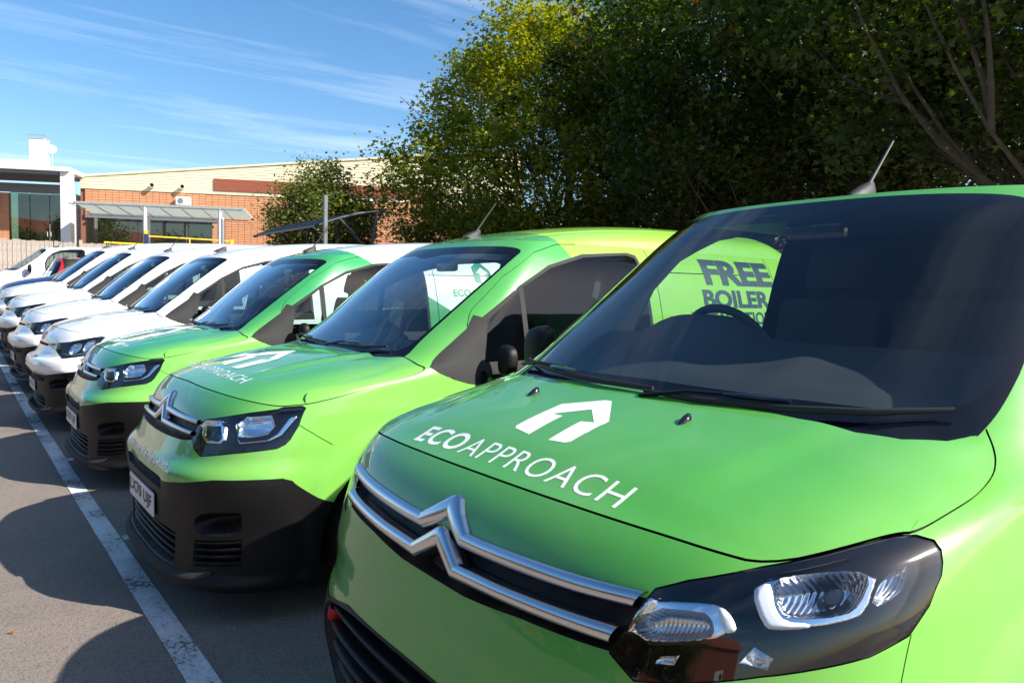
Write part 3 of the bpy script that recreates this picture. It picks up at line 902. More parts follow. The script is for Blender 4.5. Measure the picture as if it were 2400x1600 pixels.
wh = bl('warehouse', 'long orange tiled warehouse with cream clad upper wall behind the fence', 'building')
MB().box((-4.2, .06, BG), (16, .9, 5.95)).build('wall', 'joint_dark', wh)
# hung terracotta tiles, each with an open joint round it
mb = MB(); rr = random.Random(4); tw, th = .285, .112
for i in range(int(19.8 / tw)):
    for j in range(int((5.93 - 3.2) / th)):
        s0 = -4.0 + i * tw; z0 = 5.93 - (j + 1) * th; y = rr.uniform(-.006, .004)
        if s0 < 1.35 and z0 < 4.72: continue
        mb.box((s0 + .007, y, z0 + .007), (s0 + tw - .007, .058, z0 + th - .007))
o = mb.build('tile_cladding', 'terracotta', wh); o['kind'] = 'stuff'
zt = lambda s: 6.48 + (s + 4.17) * .1153
ph = .125; z = 6.02
k = 0
while z < 8.0:
    s0 = max(-4.2, (z + ph - 6.48) / .1153 - 4.17); s00 = max(-4.2, (z - 6.48) / .1153 - 4.17); s1 = 16
    if z + ph <= 6.48: s0 = s00 = -4.2
    V = [(s00, -.02, z + .003), (s1, -.02, z + .003), (s1, -.005, z + ph - .003), (s0, -.005, z + ph - .003), (s00, .06, z + .006), (s1, .06, z + .006), (s1, .06, z + ph - .006), (s0, .06, z + ph - .006)]
    MB().add(V, [(0, 1, 2, 3), (7, 6, 5, 4), (0, 4, 5, 1), (3, 2, 6, 7), (0, 3, 7, 4)]).build('cladding_plank', 'cladding_cream', wh); z += ph
MB().add([(-4.2, .065, 5.97), (16, .065, 5.97), (16, .065, zt(16) - .02), (-4.2, .065, zt(-4.2) - .02), (-4.2, 8, 5.97), (16, 8, 5.97), (16, 8, zt(16) - .02), (-4.2, 8, zt(-4.2) - .02)], [(0, 1, 2, 3), (3, 2, 6, 7), (0, 3, 7, 4)]).build('upper_wall', 'cladding_cream', wh)
V = [(-4.3, -.06, zt(-4.3) - .03), (16, -.06, zt(16) - .03), (16, .3, zt(16) - .03), (-4.3, .3, zt(-4.3) - .03)]; V += [(a, b, c + .09) for a, b, c in V]
MB().add(V, [(0, 1, 5, 4), (4, 5, 6, 7), (3, 2, 1, 0), (0, 4, 7, 3)]).build('roof_edge', 'cladding_cream', wh)
MB().box((-4.2, -.035, 5.945), (16, .05, 6.015)).build('band', 'cladding_cream', wh)
MB().box((1.5, -.06, 6.11), (12, -.022, 6.66)).build('brick_panel', 'brick_red', wh)
for s in (-1.13, .16):
    m = MB().lathe([(.085, .02), (.10, -.0), (.10, -.22), (.115, -.25), (.09, -.25), (.085, -.02)], 20, 'y', (s, 0, 6.2)); v = m.build('vent_pipe', 'cladding_cream', wh, True)
    MB().lathe([(.001, -.20), (.086, -.20)], 20, 'y', (s, 0, 6.2)).build('vent_mouth', 'inner_dark', v)
for i in range(5):
    s0 = -3.95 + i * 1.08
    MB().box((s0 + .012, .02, BG), (s0 + 1.068, .034, 4.66)).build('glass_pane', 'shop_glass', wh)
MB().box((-4.0, .35, BG), (1.5, .40, 4.75)).build('shop_interior', 'concrete', wh)
MB().box((-4.0, -.03, 4.66), (1.75, .05, 4.86)).build('lintel', 'steel_grey', wh)
for i in range(6):
    MB().tube([(-3.95 + i * 1.08, -.02, 4.45), (-3.95 + i * 1.08, .02, 4.45)], .05, 8).build('glass_clamp', 'dark_steel', wh)
ac = bl('air_conditioner', 'white air conditioning unit fixed to the orange tiled wall', 'air conditioner')
MB().box((-.09, -.36, 5.36), (.51, -.05, 5.72), bev=.02).build('casing', 'render_white', ac)
m = MB().lathe([(.001, -.375), (.12, -.375), (.135, -.362), (.12, -.360)], 24, 'y', (.12, 0, 5.54)); m.build('fan_guard', 'steel_grey', ac, True)
MB().box((-.12, -.05, 5.40), (-.06, .02, 5.46)).build('bracket', 'steel_grey', ac)
MB().box((.48, -.05, 5.40), (.54, .02, 5.46)).build('bracket', 'steel_grey', ac)
cn = bl('glass_canopy', 'long glass canopy on white posts in front of the orange wall', 'canopy')
for i in range(8):
    s0 = -3.35 + i * .84
    MB().add([(s0 + .02, -3.5, 4.98), (s0 + .86, -3.5, 4.98), (s0 + .86, -.9, 4.78), (s0 + .02, -.9, 4.78), (s0 + .02, -3.5, 4.995), (s0 + .86, -3.5, 4.995), (s0 + .86, -.9, 4.795), (s0 + .02, -.9, 4.795)], [(0, 1, 2, 3), (7, 6, 5, 4), (0, 4, 5, 1), (3, 2, 6, 7)]).build('roof_pane', 'canopy_pane', cn)
    MB().tube([(s0, -3.7, 4.93), (s0, -2.4, 4.80), (s0, -.8, 4.70)], [.012, .02, .018], 8).build('rafter', 'alu', cn)
MB().tube([(-3.4, -3.45, 4.90), (3.3, -3.45, 4.90)], .03, 10).build('front_beam', 'alu', cn); MB().tube([(-3.4, -1.2, 4.68), (3.2, -1.2, 4.68)], .03, 10).build('rear_beam', 'alu', cn)
for s, y, zt2 in ((-.55, -3.4, 4.9), (2.4, -3.4, 4.9), (-1.0, -1.25, 4.66), (1.95, -1.25, 4.66)): MB().tube([(s, y, BG), (s, y, zt2)], .075, 12).build('post', 'render_white', cn, True)
en = bl('entrance_lobby', 'white framed glass entrance lobby at the left edge of the picture', 'building')
MB().box((-4.42, -1.6, BG), (-4.02, -1.15, 6.42), bev=.02).build('column', 'render_white', en)
MB().box((-12.5, -1.75, 6.42), (-4.02, 1.5, 6.60), bev=.015).build('roof_slab', 'render_white', en)
MB().box((-12.5, -.9, 6.62), (-5.9, 1.5, 6.95)).build('roof_upstand', 'render_white', en)
for i in range(9): MB().box((-12.4, -1.6 + i * .17, 6.28 - .02 * i), (-4.5, -1.55 + i * .17, 6.40 - .02 * i)).build('louvre', 'steel_grey', en)
MB().box((-12.4, -.05, 5.66), (-4.45, .1, 6.05)).build('lintel', 'steel_grey', en)
for i, (a, b) in enumerate(((-7.05, -6.25), (-6.24, -5.45), (-5.44, -4.7))): MB().box((a + .01, .0, BG), (b - .01, .02, 5.66)).build('glass_pane', 'shop_glass', en)
MB().box((-5.46, -.02, BG), (-5.43, .03, 4.3)).build('door_edge', 'alu', en)
for s in (-5.52, -5.38): MB().tube([(s, -.07, 3.75), (s, -.07, 3.95)], .02, 8).build('door_handle', 'chrome', en)
MB().box((-7.1, .9, BG), (-4.4, 1.0, 5.7)).build('lobby_wall', 'lobby_dark', en)
MB().box((-4.75, .1, BG), (-4.45, .9, 5.7)).build('lobby_wall', 'render_white', en)
m = MB(); 
for i in range(18):
    for j in range(22): m.box((-12.3 + i * .29 + .006, -.02, 5.6 - (j + 1) * .112 + .006), (-12.3 + (i + 1) * .29 - .006, .03, 5.6 - j * .112 - .006))
o = m.build('tile_cladding', 'terracotta', en); o['kind'] = 'stuff'
MB().box((-12.4, .035, BG), (-7.08, .2, 5.62)).build('wall', 'joint_dark', en)
ch = bl('chimney', 'tall white rendered chimney stack above the entrance roof', 'chimney')
MB().box((-6.17, -.2, 6.60), (-5.6, .5, 8.0), bev=.015).build('stack', 'render_white', ch); MB().box((-6.2, -.23, 8.0), (-5.57, .53, 8.04)).build('capping', 'concrete', ch)
ta = bl('television_aerial', 'thin television aerial on top of the white chimney', 'aerial')
m = MB().tube([(-6.35, .1, 8.22), (-5.62, .1, 8.20)], .008, 6); m.tube([(-5.66, .1, 8.04), (-5.66, .1, 8.30)], .012, 6)
for i in range(9): m.tube([(-6.33 + i * .085, .1, 8.14), (-6.33 + i * .085, .1, 8.29)], .005, 5)
m.build('rods', 'steel_grey', ta)
sdsh = bl('satellite_dish', 'small pale satellite dish on a pole beside the white chimney', 'satellite dish')
m = MB().lathe([(.001, .0), (.10, .015), (.18, .05), (.19, .06)], 20, 'y', (0, 0, 0)); m.xf(Matrix.Translation((-5.38, .2, 7.62)) @ Matrix.Rotation(R(25), 4, 'X') @ Matrix.Rotation(R(35), 4, 'Z')); m.build('dish', 'render_white', sdsh, True)
MB().tube([(-5.40, .25, 6.6), (-5.40, .25, 7.6)], .02, 8).build('pole', 'alu', sdsh); MB().tube([(-5.38, .2, 7.55), (-5.22, -.12, 7.50)], .012, 6).build('arm', 'steel_grey', sdsh)

# fence of weathered boards
fx = -26.5; fg = gz(fx)
fe = thing('timber_fence', 'weathered grey timber board fence along the far edge of the car park', 'fence', (fx, 0, fg))
rr = random.Random(8)
bms = [MB().box((-.012, 0, .02), (.012, w, 2.03 + h), bev=.004).mesh('board', 'weathered_wood') for w, h in ((.118, 0), (.112, .015), (.122, -.012), (.108, .008))]
y = -9.0
while y < 9.5:
    o = ob('board', rr.choice(bms), fe); o.location = (rr.uniform(-.008, .012), y, rr.uniform(-.012, .012)); o.rotation_euler = (rr.uniform(-.006, .006), 0, rr.uniform(-.04, .04)); y += rr.uniform(.120, .128)
pm = MB().box((-.06, -.05, 0), (.06, .05, 2.12), bev=.008).mesh('post', 'weathered_wood')
for yy in (-6.9, -4.5, -2.1, .35, 2.75, 5.2, 7.6): o = ob('post', pm, fe); o.location = (.05, yy, 0)
for zz in (.4, 1.1, 1.8): MB().box((-.055, -9, zz), (-.015, 9.6, zz + .09)).build('rail', 'weathered_wood', fe)

# yellow barrier, sign and posts by the fence
yb = thing('yellow_barrier', 'bright yellow steel guard rail on the raised ramp beyond the white vans', 'railing', (-28.2, 6.6, 1.0), R(88))
for s in (-1.55, -.1, 1.35): MB().box((s, -.03, 0), (s + .04, .03, 2.42)).build('post', 'yellow_paint', yb)
MB().box((1.38, -.05, .0), (1.50, .05, 2.46)).build('post', 'yellow_paint', yb); MB().box((-1.62, -.05, 0), (-1.5, .05, 2.6)).build('post', 'yellow_paint', yb)
MB().box((-1.55, -.02, 2.375), (1.5, .02, 2.42)).build('rail', 'yellow_paint', yb); MB().box((-1.55, -.02, 2.0), (1.5, .02, 2.045)).build('rail', 'yellow_paint', yb); MB().box((-2.9, -.02, 2.06), (-1.55, .02, 2.12)).build('rail', 'yellow_paint', yb)
sg = thing('small_sign', 'small dark blue sign panel standing above the fence top', 'sign', (-27.5, 4.9, 1.0), R(80))
MB().box((-.08, -.012, 2.0), (.08, .012, 2.42), bev=.004).build('panel', 'sign_navy', sg); MB().tube([(0, .03, 0), (0, .03, 2.3)], .025, 8).build('pole', 'steel_grey', sg)
p = thing('grey_post', 'slim grey steel post rising behind the white van roofs', 'post', (-17.9, 4.75, gz(-17.9, 4.75)))
MB().tube([(0, 0, 0), (0, 0, 2.60)], .045, 12).build('shaft', 'alu', p, True); MB().lathe([(.045, 2.60), (.03, 2.64), (.001, 2.65)], 12).build('cap', 'alu', p, True)
p = thing('grey_column', 'square grey steel post standing in front of the black shelter', 'post', (-11.3, 4.62, gz(-11.3, 4.62)))
MB().box((-.032, -.032, 0), (.032, .032, 2.86), bev=.006).build('shaft', 'post_grey', p); MB().box((-.035, -.035, 2.86), (.035, .035, 2.87)).build('cap', 'post_grey', p)
cs = thing('cycle_shelter', 'black cycle shelter with curved canopy on slanted legs behind the vans', 'shelter', (-13.0, 5.0, gz(-13, 5.0)))
g0 = gz(-13, 5.0)
prof = [(-.52, 2.42), (-.3, 2.52), (0, 2.63), (.35, 2.735), (.7, 2.80), (1.0, 2.83)]
prof = [(a, b - g0 + .23) for a, b in prof]
V = []; F = []; nx = 2
for k, x in enumerate((-1.75, 1.55)):
    for a, b in prof: V.append((x, a, b))
    for a, b in prof: V.append((x, a, b - .025))
n = len(prof)
for i in range(n - 1): F += [(i, i + 1, 2 * n + i + 1, 2 * n + i), (n + i, 3 * n + i, 3 * n + i + 1, n + i + 1)]
F += [(0, 2 * n, 3 * n, n), (n - 1, 2 * n - 1, 4 * n - 1, 3 * n - 1)]
MB().add(V, F).build('canopy_sheet', 'shelter_roof', cs, True)
for x in (-1.72, -.1, 1.52):
    MB().tube([(x, a, b - .03) for a, b in prof], .028, 8).build('rib', 'dark_steel', cs, True)
    MB().tube([(x, .95, 0), (x, .80, 1.2), (x, .62, 2.0), (x, .72, prof[4][1] - .04)], [.04, .04, .035, .03], 8).build('leg', 'dark_steel', cs, True)
    MB().tube([(x, .66, 1.7), (x, .2, 2.2), (x, -.05, prof[2][1] - .04)], .028, 8).build('brace', 'dark_steel', cs, True)
MB().tube([(-1.75, prof[0][0], prof[0][1] - .012), (1.55, prof[0][0], prof[0][1] - .012)], .02, 8).build('edge_tube', 'dark_steel', cs)

# brick house with a tiled roof glimpsed through the trees
hs = thing('tiled_house', 'brick house with red tiled roof glimpsed between the tree trunks', 'house', (-11.5, 26.0, .3), R(-12))
MB().box((-7, 0, 0), (7, 6, 3.1)).build('wall', 'brick_red', hs)
for s in (-5, -2, 1, 4):
    w = MB().box((s, -.03, 1.0), (s + 1.1, .02, 2.2)).build('window', 'render_white', hs); MB().box((s + .06, -.04, 1.06), (s + 1.04, -.032, 2.14)).build('pane', 'frit', w)
MB().add([(-7.3, -.4, 3.0), (7.3, -.4, 3.0), (7.3, 3, 5.0), (-7.3, 3, 5.0), (7.3, 6.4, 3.0), (-7.3, 6.4, 3.0)], [(0, 1, 2, 3), (3, 2, 4, 5), (1, 4, 2), (0, 3, 5)]).build('roof', 'roof_tile', hs)
m = MB()
for i in range(40):
    for j in range(14):
        s = -7.2 + i * .36 + (.18 if j % 2 else 0); t0, t1 = j / 14, (j + 1.15) / 14
        a = Vector((s, -.4 + 3.4 * t0, 3.03 + 2 * t0)); b = Vector((s + .34, -.4 + 3.4 * t1, 3.05 + 2 * t1 - .03))
        m.add([(a.x, a.y, a.z + .03), (b.x, a.y, a.z + .03), (b.x, b.y, b.z + .0), (a.x, b.y, b.z + .0), (a.x, a.y, a.z), (b.x, a.y, a.z)], [(0, 1, 2, 3), (4, 5, 1, 0)])
o = m.build('roof_tiles', 'roof_tile', hs); o['kind'] = 'stuff'

# brick terrace across the car park, seen only as a reflection in the van noses and lamps
tr_ = thing('brick_terrace', 'long brick building across the car park, mirrored in the van noses and lamps', 'building', (-9, -23, 0))
MB().box((-26, -6, 0), (22, 0, 4.6)).build('wall', 'brick_red', tr_)
MB().add([(-26.4, .4, 4.6), (22.4, .4, 4.6), (22.4, -3, 7.4), (-26.4, -3, 7.4), (22.4, -6.4, 4.6), (-26.4, -6.4, 4.6)], [(0, 1, 2, 3), (3, 2, 4, 5), (1, 4, 2), (0, 3, 5)]).build('roof', 'roof_tile', tr_)
for i in range(11):
    s = -24 + i * 4.2
    w = MB().box((s, -.02, 1.0), (s + 1.5, .04, 2.4)).build('window', 'render_white', tr_); MB().box((s + .1, .042, 1.1), (s + 1.4, .05, 2.3)).build('pane', 'frit', w)

# ------------------------------------------------------------------ trees
def leaf_mat(name, dark, light, autumn=None, trans=.35):
    m, n, l, b = nodes_of(name); n.remove(b); out = n['Material Output']
    at = n.new('ShaderNodeAttribute'); at.attribute_name = 'tone'
    r = n.new('ShaderNodeValToRGB'); e = r.color_ramp.elements
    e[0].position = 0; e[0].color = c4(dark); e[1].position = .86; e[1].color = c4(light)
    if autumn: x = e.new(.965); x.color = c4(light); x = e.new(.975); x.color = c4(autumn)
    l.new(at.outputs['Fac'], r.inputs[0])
    d = n.new('ShaderNodeBsdfPrincipled'); d.inputs['Roughness'].default_value = .45; l.new(r.outputs[0], d.inputs['Base Color'])
    t = n.new('ShaderNodeBsdfTranslucent'); hv = n.new('ShaderNodeHueSaturation'); hv.inputs['Value'].default_value = 1.6; hv.inputs['Saturation'].default_value = 1.15
    l.new(r.outputs[0], hv.inputs['Color']); l.new(hv.outputs[0], t.inputs[0])
    mx = n.new('ShaderNodeMixShader'); mx.inputs[0].default_value = trans; l.new(d.outputs[0], mx.inputs[1]); l.new(t.outputs[0], mx.inputs[2]); l.new(mx.outputs[0], out.inputs[0])
    MATS[name] = m
leaf_mat('maple_leaf', (.022, .048, .008), (.115, .155, .020), (.30, .10, .02), trans=.38)  # darker copy: shade of the backlit crowns painted into the leaf colour
leaf_mat('maple_leaf_sunlit', (.050, .095, .012), (.27, .28, .035), (.40, .16, .02), trans=.5)  # paler, yellower copy: sunlight on the broad maple painted into the leaf colour
leaf_mat('birch_leaf', (.075, .11, .025), (.22, .24, .065), (.30, .14, .04), trans=.45)
leaf_mat('shrub_leaf', (.020, .048, .010), (.075, .125, .022))
plain('bark', (.085, .065, .048), .9, bump=.8, bscale=26, var=.35, vscale=9)
plain('bark_pale', (.30, .28, .24), .85, bump=.5, bscale=30, var=.3, vscale=9)
def leaves(rng, cen, rad, per, size, tone_c, flat=.8, droop=.25, lobed=False):
    """leaf blades scattered round clump centres: pointed five-sided blades, folded along the midrib"""
    n = len(cen) * per
    c = np.repeat(cen, per, 0) + rng.normal(size=(n, 3)) * np.repeat(rad, per)[:, None] * np.array([1, 1, flat]) * .62
    d = rng.normal(size=(n, 3)); d[:, 2] = d[:, 2] * .45 - droop; d /= np.linalg.norm(d, axis=1, keepdims=True)
    up = rng.normal(size=(n, 3)) * .55 + np.array([0, 0, 1.0]); s = np.cross(d, up); s /= np.linalg.norm(s, axis=1, keepdims=True) + 1e-9
    nn = np.cross(s, d)
    L = (size * rng.uniform(.65, 1.3, n))[:, None]
    if lobed: P = np.stack([c - d * L * .45, c + d * L * .06 + s * L * .50 + nn * L * .14, c + d * L * .10 + s * L * .17 + nn * L * .03, c + d * L * .62 - nn * L * .05, c + d * L * .10 - s * L * .17 + nn * L * .03, c + d * L * .06 - s * L * .50 + nn * L * .14], 1)
    else: P = np.stack([c - d * L * .45, c - d * L * .05 + s * L * .46 + nn * L * .12, c + d * L * .60, c - d * L * .05 - s * L * .46 + nn * L * .12], 1)
    t = np.clip(np.repeat(tone_c, per) + rng.normal(size=n) * .17, 0, .95); t[rng.random(n) < .004] = .99
    return P, t
def leaf_mesh(name, P, t, mat):
    n, k = P.shape[:2]; tri = k - 2; me = bpy.data.meshes.new(name)
    me.vertices.add(n * k); me.vertices.foreach_set('co', P.reshape(-1).astype(np.float32))
    fan = np.array([[0, i, i + 1] for i in range(1, k - 1)]).reshape(-1)
    me.loops.add(n * tri * 3); idx = np.arange(n)[:, None] * k + fan; me.loops.foreach_set('vertex_index', idx.reshape(-1).astype(np.int32))
    me.polygons.add(n * tri); me.polygons.foreach_set('loop_start', np.arange(0, n * tri * 3, 3, dtype=np.int32))
    at = me.attributes.new('tone', 'FLOAT', 'FACE'); at.data.foreach_set('value', np.repeat(t, tri).astype(np.float32))
    me.materials.append(MATS[mat]); me.update(); me.validate(); return me
def limb(m, a, b, r0, r1, rng, seg=7, n=6, wob=.12):
    a = np.array(a, float); b = np.array(b, float); L = np.linalg.norm(b - a); pts = []
    k = rng.normal(size=3) * wob * L * .5
    for i in range(n + 1):
        t = i / n; pts.append(tuple(a * (1 - t) + b * t + k * math.sin(math.pi * t) + np.array([0, 0, -.06 * L * math.sin(math.pi * t)])))
    m.tube(pts, [r0 + (r1 - r0) * i / n for i in range(n + 1)], seg, False); return pts
def tree(name, label, pos, seed, trunk_h, trunk_r, cz, radii, nclump, per, lsize, clr, mat, bark='bark', cat='tree', group=None, shell=.55, forks=1, base_cut=None, taper=0.0, bright=0.0):
    rng = np.random.default_rng(seed)
    root = thing(name, label, cat, pos, 0, group)
    v = rng.normal(size=(nclump, 3)); v /= np.linalg.norm(v, axis=1, keepdims=True)
    rr_ = (shell + (1 - shell) * rng.random(nclump)) ** .8
    bump = 1 + .22 * np.sin(v[:, 0] * 5 + seed) * np.sin(v[:, 1] * 4.3 + seed * 2) + .16 * np.sin(v[:, 2] * 6 + seed * 3)
    cen = v * (rr_ * bump)[:, None] * np.array(radii) + np.array([0, 0, cz])
    if taper:
        f = (cen[:, 2] - cz) / radii[2]; cen[:, :2] *= (1.0 - taper * f)[:, None]
    if base_cut is not None: cen[:, 2] = np.maximum(cen[:, 2], base_cut + rng.random(nclump) * .8)
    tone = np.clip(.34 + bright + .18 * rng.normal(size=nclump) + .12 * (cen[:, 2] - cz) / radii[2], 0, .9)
    P, t = leaves(rng, cen, clr * rng.uniform(.6, 1.25, nclump), per, lsize, tone, lobed=name == 'maple_tree')
    ob('crown', leaf_mesh('crown', P, t, mat), root)
    m = MB()
    for f in range(forks):
        off = np.array([(f - (forks - 1) / 2) * trunk_r * 2.4, 0, 0])
        top = off * 2.6 + np.array([rng.normal() * .3, rng.normal() * .3, trunk_h])
        m.tube([tuple(off + np.array([0, 0, -.2])), tuple(off + [0, 0, .15]), tuple(off * 1.3 + [0, 0, trunk_h * .4]), tuple(off * 1.9 + [.1 * trunk_r, 0, trunk_h * .7]), tuple(top)], [trunk_r * 1.5, trunk_r * 1.15, trunk_r * .95, trunk_r * .85, trunk_r * .7], 14, False)
        m.tube([tuple(top), tuple(top + [0.1, .05, (cz - trunk_h) * .6]), tuple(top + [0, 0, (cz - trunk_h) * 1.2 + radii[2] * .5])], [trunk_r * .7, trunk_r * .42, trunk_r * .1], 10, False)
    m.build('trunk', bark, root, True)
    order = rng.permutation(nclump)[:26 + 10 * forks]
    for j, i in enumerate(order):
        c = cen[i]; h = trunk_h * rng.uniform(.55, 1.0) + max(0, (c[2] - cz)) * .45
        f = rng.integers(forks); off = np.array([(f - (forks - 1) / 2) * trunk_r * 4, 0, 0])
        mm = MB(); pts = limb(mm, off + np.array([0, 0, h]), c, trunk_r * rng.uniform(.10, .18), trunk_r * .03, rng)
        q = pts[len(pts) // 2]
        for _ in range(2): limb(mm, q, np.array(c) + rng.normal(size=3) * np.array(radii) * .16, trunk_r * .13, trunk_r * .03, rng, 5, 4)
        mm.build('branch', bark, root, True)
    return root
TG = 'maple trees behind the vans'
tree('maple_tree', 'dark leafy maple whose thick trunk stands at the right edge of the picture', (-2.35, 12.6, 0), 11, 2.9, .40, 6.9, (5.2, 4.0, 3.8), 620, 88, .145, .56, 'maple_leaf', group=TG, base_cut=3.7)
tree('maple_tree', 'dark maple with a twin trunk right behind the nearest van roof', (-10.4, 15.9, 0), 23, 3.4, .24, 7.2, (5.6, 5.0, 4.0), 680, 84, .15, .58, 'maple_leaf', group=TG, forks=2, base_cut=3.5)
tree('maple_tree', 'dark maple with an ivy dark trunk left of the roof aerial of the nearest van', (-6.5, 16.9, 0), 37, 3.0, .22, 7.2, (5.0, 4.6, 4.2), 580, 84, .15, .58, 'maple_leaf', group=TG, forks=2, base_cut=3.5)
tree('maple_tree', 'broad maple with sunlit left edge rising against the blue sky', (-17.2, 14.9, .5), 41, 2.6, .30, 5.6, (5.2, 5.0, 4.4), 860, 84, .15, .54, 'maple_leaf_sunlit', group=TG, base_cut=1.0, taper=.36, bright=.22)  # bright paints more sunlight into the leaf tones of this crown
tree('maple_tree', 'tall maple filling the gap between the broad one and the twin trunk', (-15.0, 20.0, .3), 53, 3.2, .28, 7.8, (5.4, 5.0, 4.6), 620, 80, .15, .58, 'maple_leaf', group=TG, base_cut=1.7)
tree('birch_tree', 'small pale leaved birch in front of the orange warehouse wall', (-20.7, 8.6, .66), 61, 1.2, .09, 2.7, (1.35, 1.5, 2.15), 330, 95, .085, .38, 'birch_leaf', 'bark_pale', base_cut=.5)
for i, (x, y, r, h, lb) in enumerate(((-20.5, 17.0, 2.4, 2.0, 'low green bush under the left edge of the broad maple'), (-17.5, 20.0, 3.0, 2.2, 'low dark bush behind the trunk of the broad maple'), (-13.0, 21.5, 3.0, 1.9, 'low dark bush in the gap left of the twin trunk'), (-3.6, 18.5, 3.2, 3.2, 'sunlit yellow green bush left of the thick right hand trunk'))):
    tree('shrub', lb, (x, y, gz(x)), 70 + i, .5, .05, h * .62, (r, r * .8, h * .75), 130, 60, .11, .42, 'maple_leaf' if i == 3 else 'shrub_leaf', cat='bush', group='bushes under the trees', base_cut=.15)

tree('shrub', 'green bush against the orange wall right of the black shelter', (-22.5, 14.2, .8), 83, .6, .06, 1.9, (2.4, 2.2, 2.0), 260, 80, .10, .42, 'birch_leaf', cat='bush', group='bushes under the trees', base_cut=.2)
# trees mirrored from across the car park
tree('park_tree', 'yellowing tree across the car park, mirrored in the van noses', (-16, -17, 0), 91, 2.0, .2, 4.6, (3.2, 3.0, 3.0), 200, 60, .2, .6, 'birch_leaf')
tree('park_tree', 'dark green tree across the car park, mirrored in the near headlight', (-4, -18, 0), 92, 2.0, .2, 4.2, (3.4, 3.0, 2.8), 200, 60, .2, .6, 'birch_leaf')
for i, (x, y, lb) in enumerate(((-9.5, -16, 'rounded yellow green tree across the car park, mirrored in the second van nose'), (1.5, -16.5, 'rounded dark tree across the car park, mirrored in the nearest bumper'), (-22, -15.5, 'small tree across the car park, mirrored in the white van noses'))):
    tree('park_tree', lb, (x, y, 0), 94 + i, 1.6, .18, 3.4, (3.0, 2.6, 2.4), 160, 60, .2, .6, 'birch_leaf')
# a few fallen leaves on the tarmac
rl = random.Random(3)
lm = leaf_mesh('fallen_leaf', np.array([[(-.03, 0, .002), (0, .022, .008), (.04, 0, .003), (0, -.022, .010)]]), np.array([.99]), 'maple_leaf_sunlit')
LV = [((-1.10, -.40), 'brown fallen leaf on the sunlit tarmac near the bottom of the picture'), ((-2.2, -.62), 'brown fallen leaf on the sunlit tarmac beside the shadow of the second van'), ((-.75, .12), 'brown fallen leaf in the shade between the white line and the nearest van'), ((-3.3, -.75), 'brown fallen leaf on bright tarmac at the left edge of the picture')]
for (x, y), lb in LV:
    o = ob('fallen_leaf', lm); o.location = (x, y, gz(x, y) + .002); o.rotation_euler = (rl.uniform(-.2, .2), rl.uniform(-.2, .2), rl.uniform(0, 6)); o.scale = (.5, .5, .5); tag(o, lb, 'leaf', 'fallen leaves on the tarmac')
def inner_relief(polys_p, depth, edge=0.012):
    """offset that sinks from nothing at the outline to the full depth inside it"""
    return lambda p: -depth * sstep(0.0, edge, pdist(p, polys_p))
def headlight(out, B, lens_u, subs, depth=0.035, sides=(1, -1), res=.009, soft=1):
    """lens flush with the skin over a housing in relief"""
    L = B.conv('u', lens_u); subs = [(nm, chaikin(q, 0 if nm == 'indicator' else soft), m, k) for nm, q, m, k in subs]; us = [u for u, z in lens_u]; zs = [z for u, z in lens_u]
    polys = [('lens', L)] + [(nm + str(i), B.conv('u', q)) for i, (nm, q, m, k) in enumerate(subs)]
    P, F, cls = sheet(B, polys, [], min(zs) - .005, max(zs) + .005, stepu=res, stepz=res * .8, umax=max(us) + .01, umin=min(us) - .01, fine=res)
    def off(p):
        o = -0.003 - depth * sstep(0.0, 0.016, pdist(p, L))
        for i, (nm, q, m, k) in enumerate(subs):
            Q = polys[i + 1][1]; ins = inpoly(p, Q); d = pdist(p, Q)
            if k >= 0: o = o + np.where(ins, k * sstep(0, 0.006, d), 0)
            else: o = o + np.where(ins, k * (.75 * sstep(0, 0.012, d) + .25 * (1 - np.exp(-d / 0.02))), 0)
        return np.minimum(o, -0.003)
    lens = F[cls != 'body']
    for sd in sides:
        X, F2, N = cut(B, P, lens, sd)
        out.append(('headlight', mk('headlight', X, F2, 'lens_glass', N), None, None)); pi = len(out) - 1
        for i, (nm, mat) in enumerate([('lens', 'housing')] + [(nm + str(j), m) for j, (nm, q, m, k) in enumerate(subs)]):
            f = F[cls == nm]
            if len(f) == 0: continue
            X, F2, N = cut(B, P, f, sd, off, i > 0)
            nmn = 'lamp_housing' if i == 0 else subs[i - 1][0]
            out.append((nmn, mk(nmn, X, F2, mat, N), None, pi))
def bar(out, name, B, top, bot, h, base, mat, mode='x', sides=(1, -1), power=0.6, parent=None, n=60):
    V, F = ribbon(B, top, bot, h, base, mode, sides=sides, power=power, n=n)
    me = mk(name, V, F, mat, smooth=True)
    out.append((name, me, None, parent)); return len(out) - 1
def slat(out, B, pts, w, off, mat='black_plastic', h=0.012, sides=(1, -1), name='slat'):
    V, F = ribbon(B, [(u, z + w) for u, z in pts], [(u, z - w) for u, z in pts], h, off, 'u', nk=5, sides=sides, n=14, power=0.5)
    out.append((name, mk(name, V, F, mat, smooth=True), None, None))
def decal(out, name, me, fn, mat, parent=None, maxlen=0.03): out.append((name, mapped_decal(name, me, fn, mat, maxlen), None, parent))
LOGO = [[(-.105, .398), (-.030, .386), (-.036, .502), (-.078, .503), (.004, .569), (.000, .632), (-.012, .632), (-.120, .567), (-.116, .41)],
        [(.000, .632), (.004, .567), (.084, .503), (.044, .494), (.050, .384), (.105, .390), (.116, .400), (.115, .525), (.012, .632)]]
def logo(s=1.0, cx=0.0, cy=0.51, flip=1): return [[((x * s + cx), (y - .51) * s * flip + cy) for x, y in p] for p in LOGO]
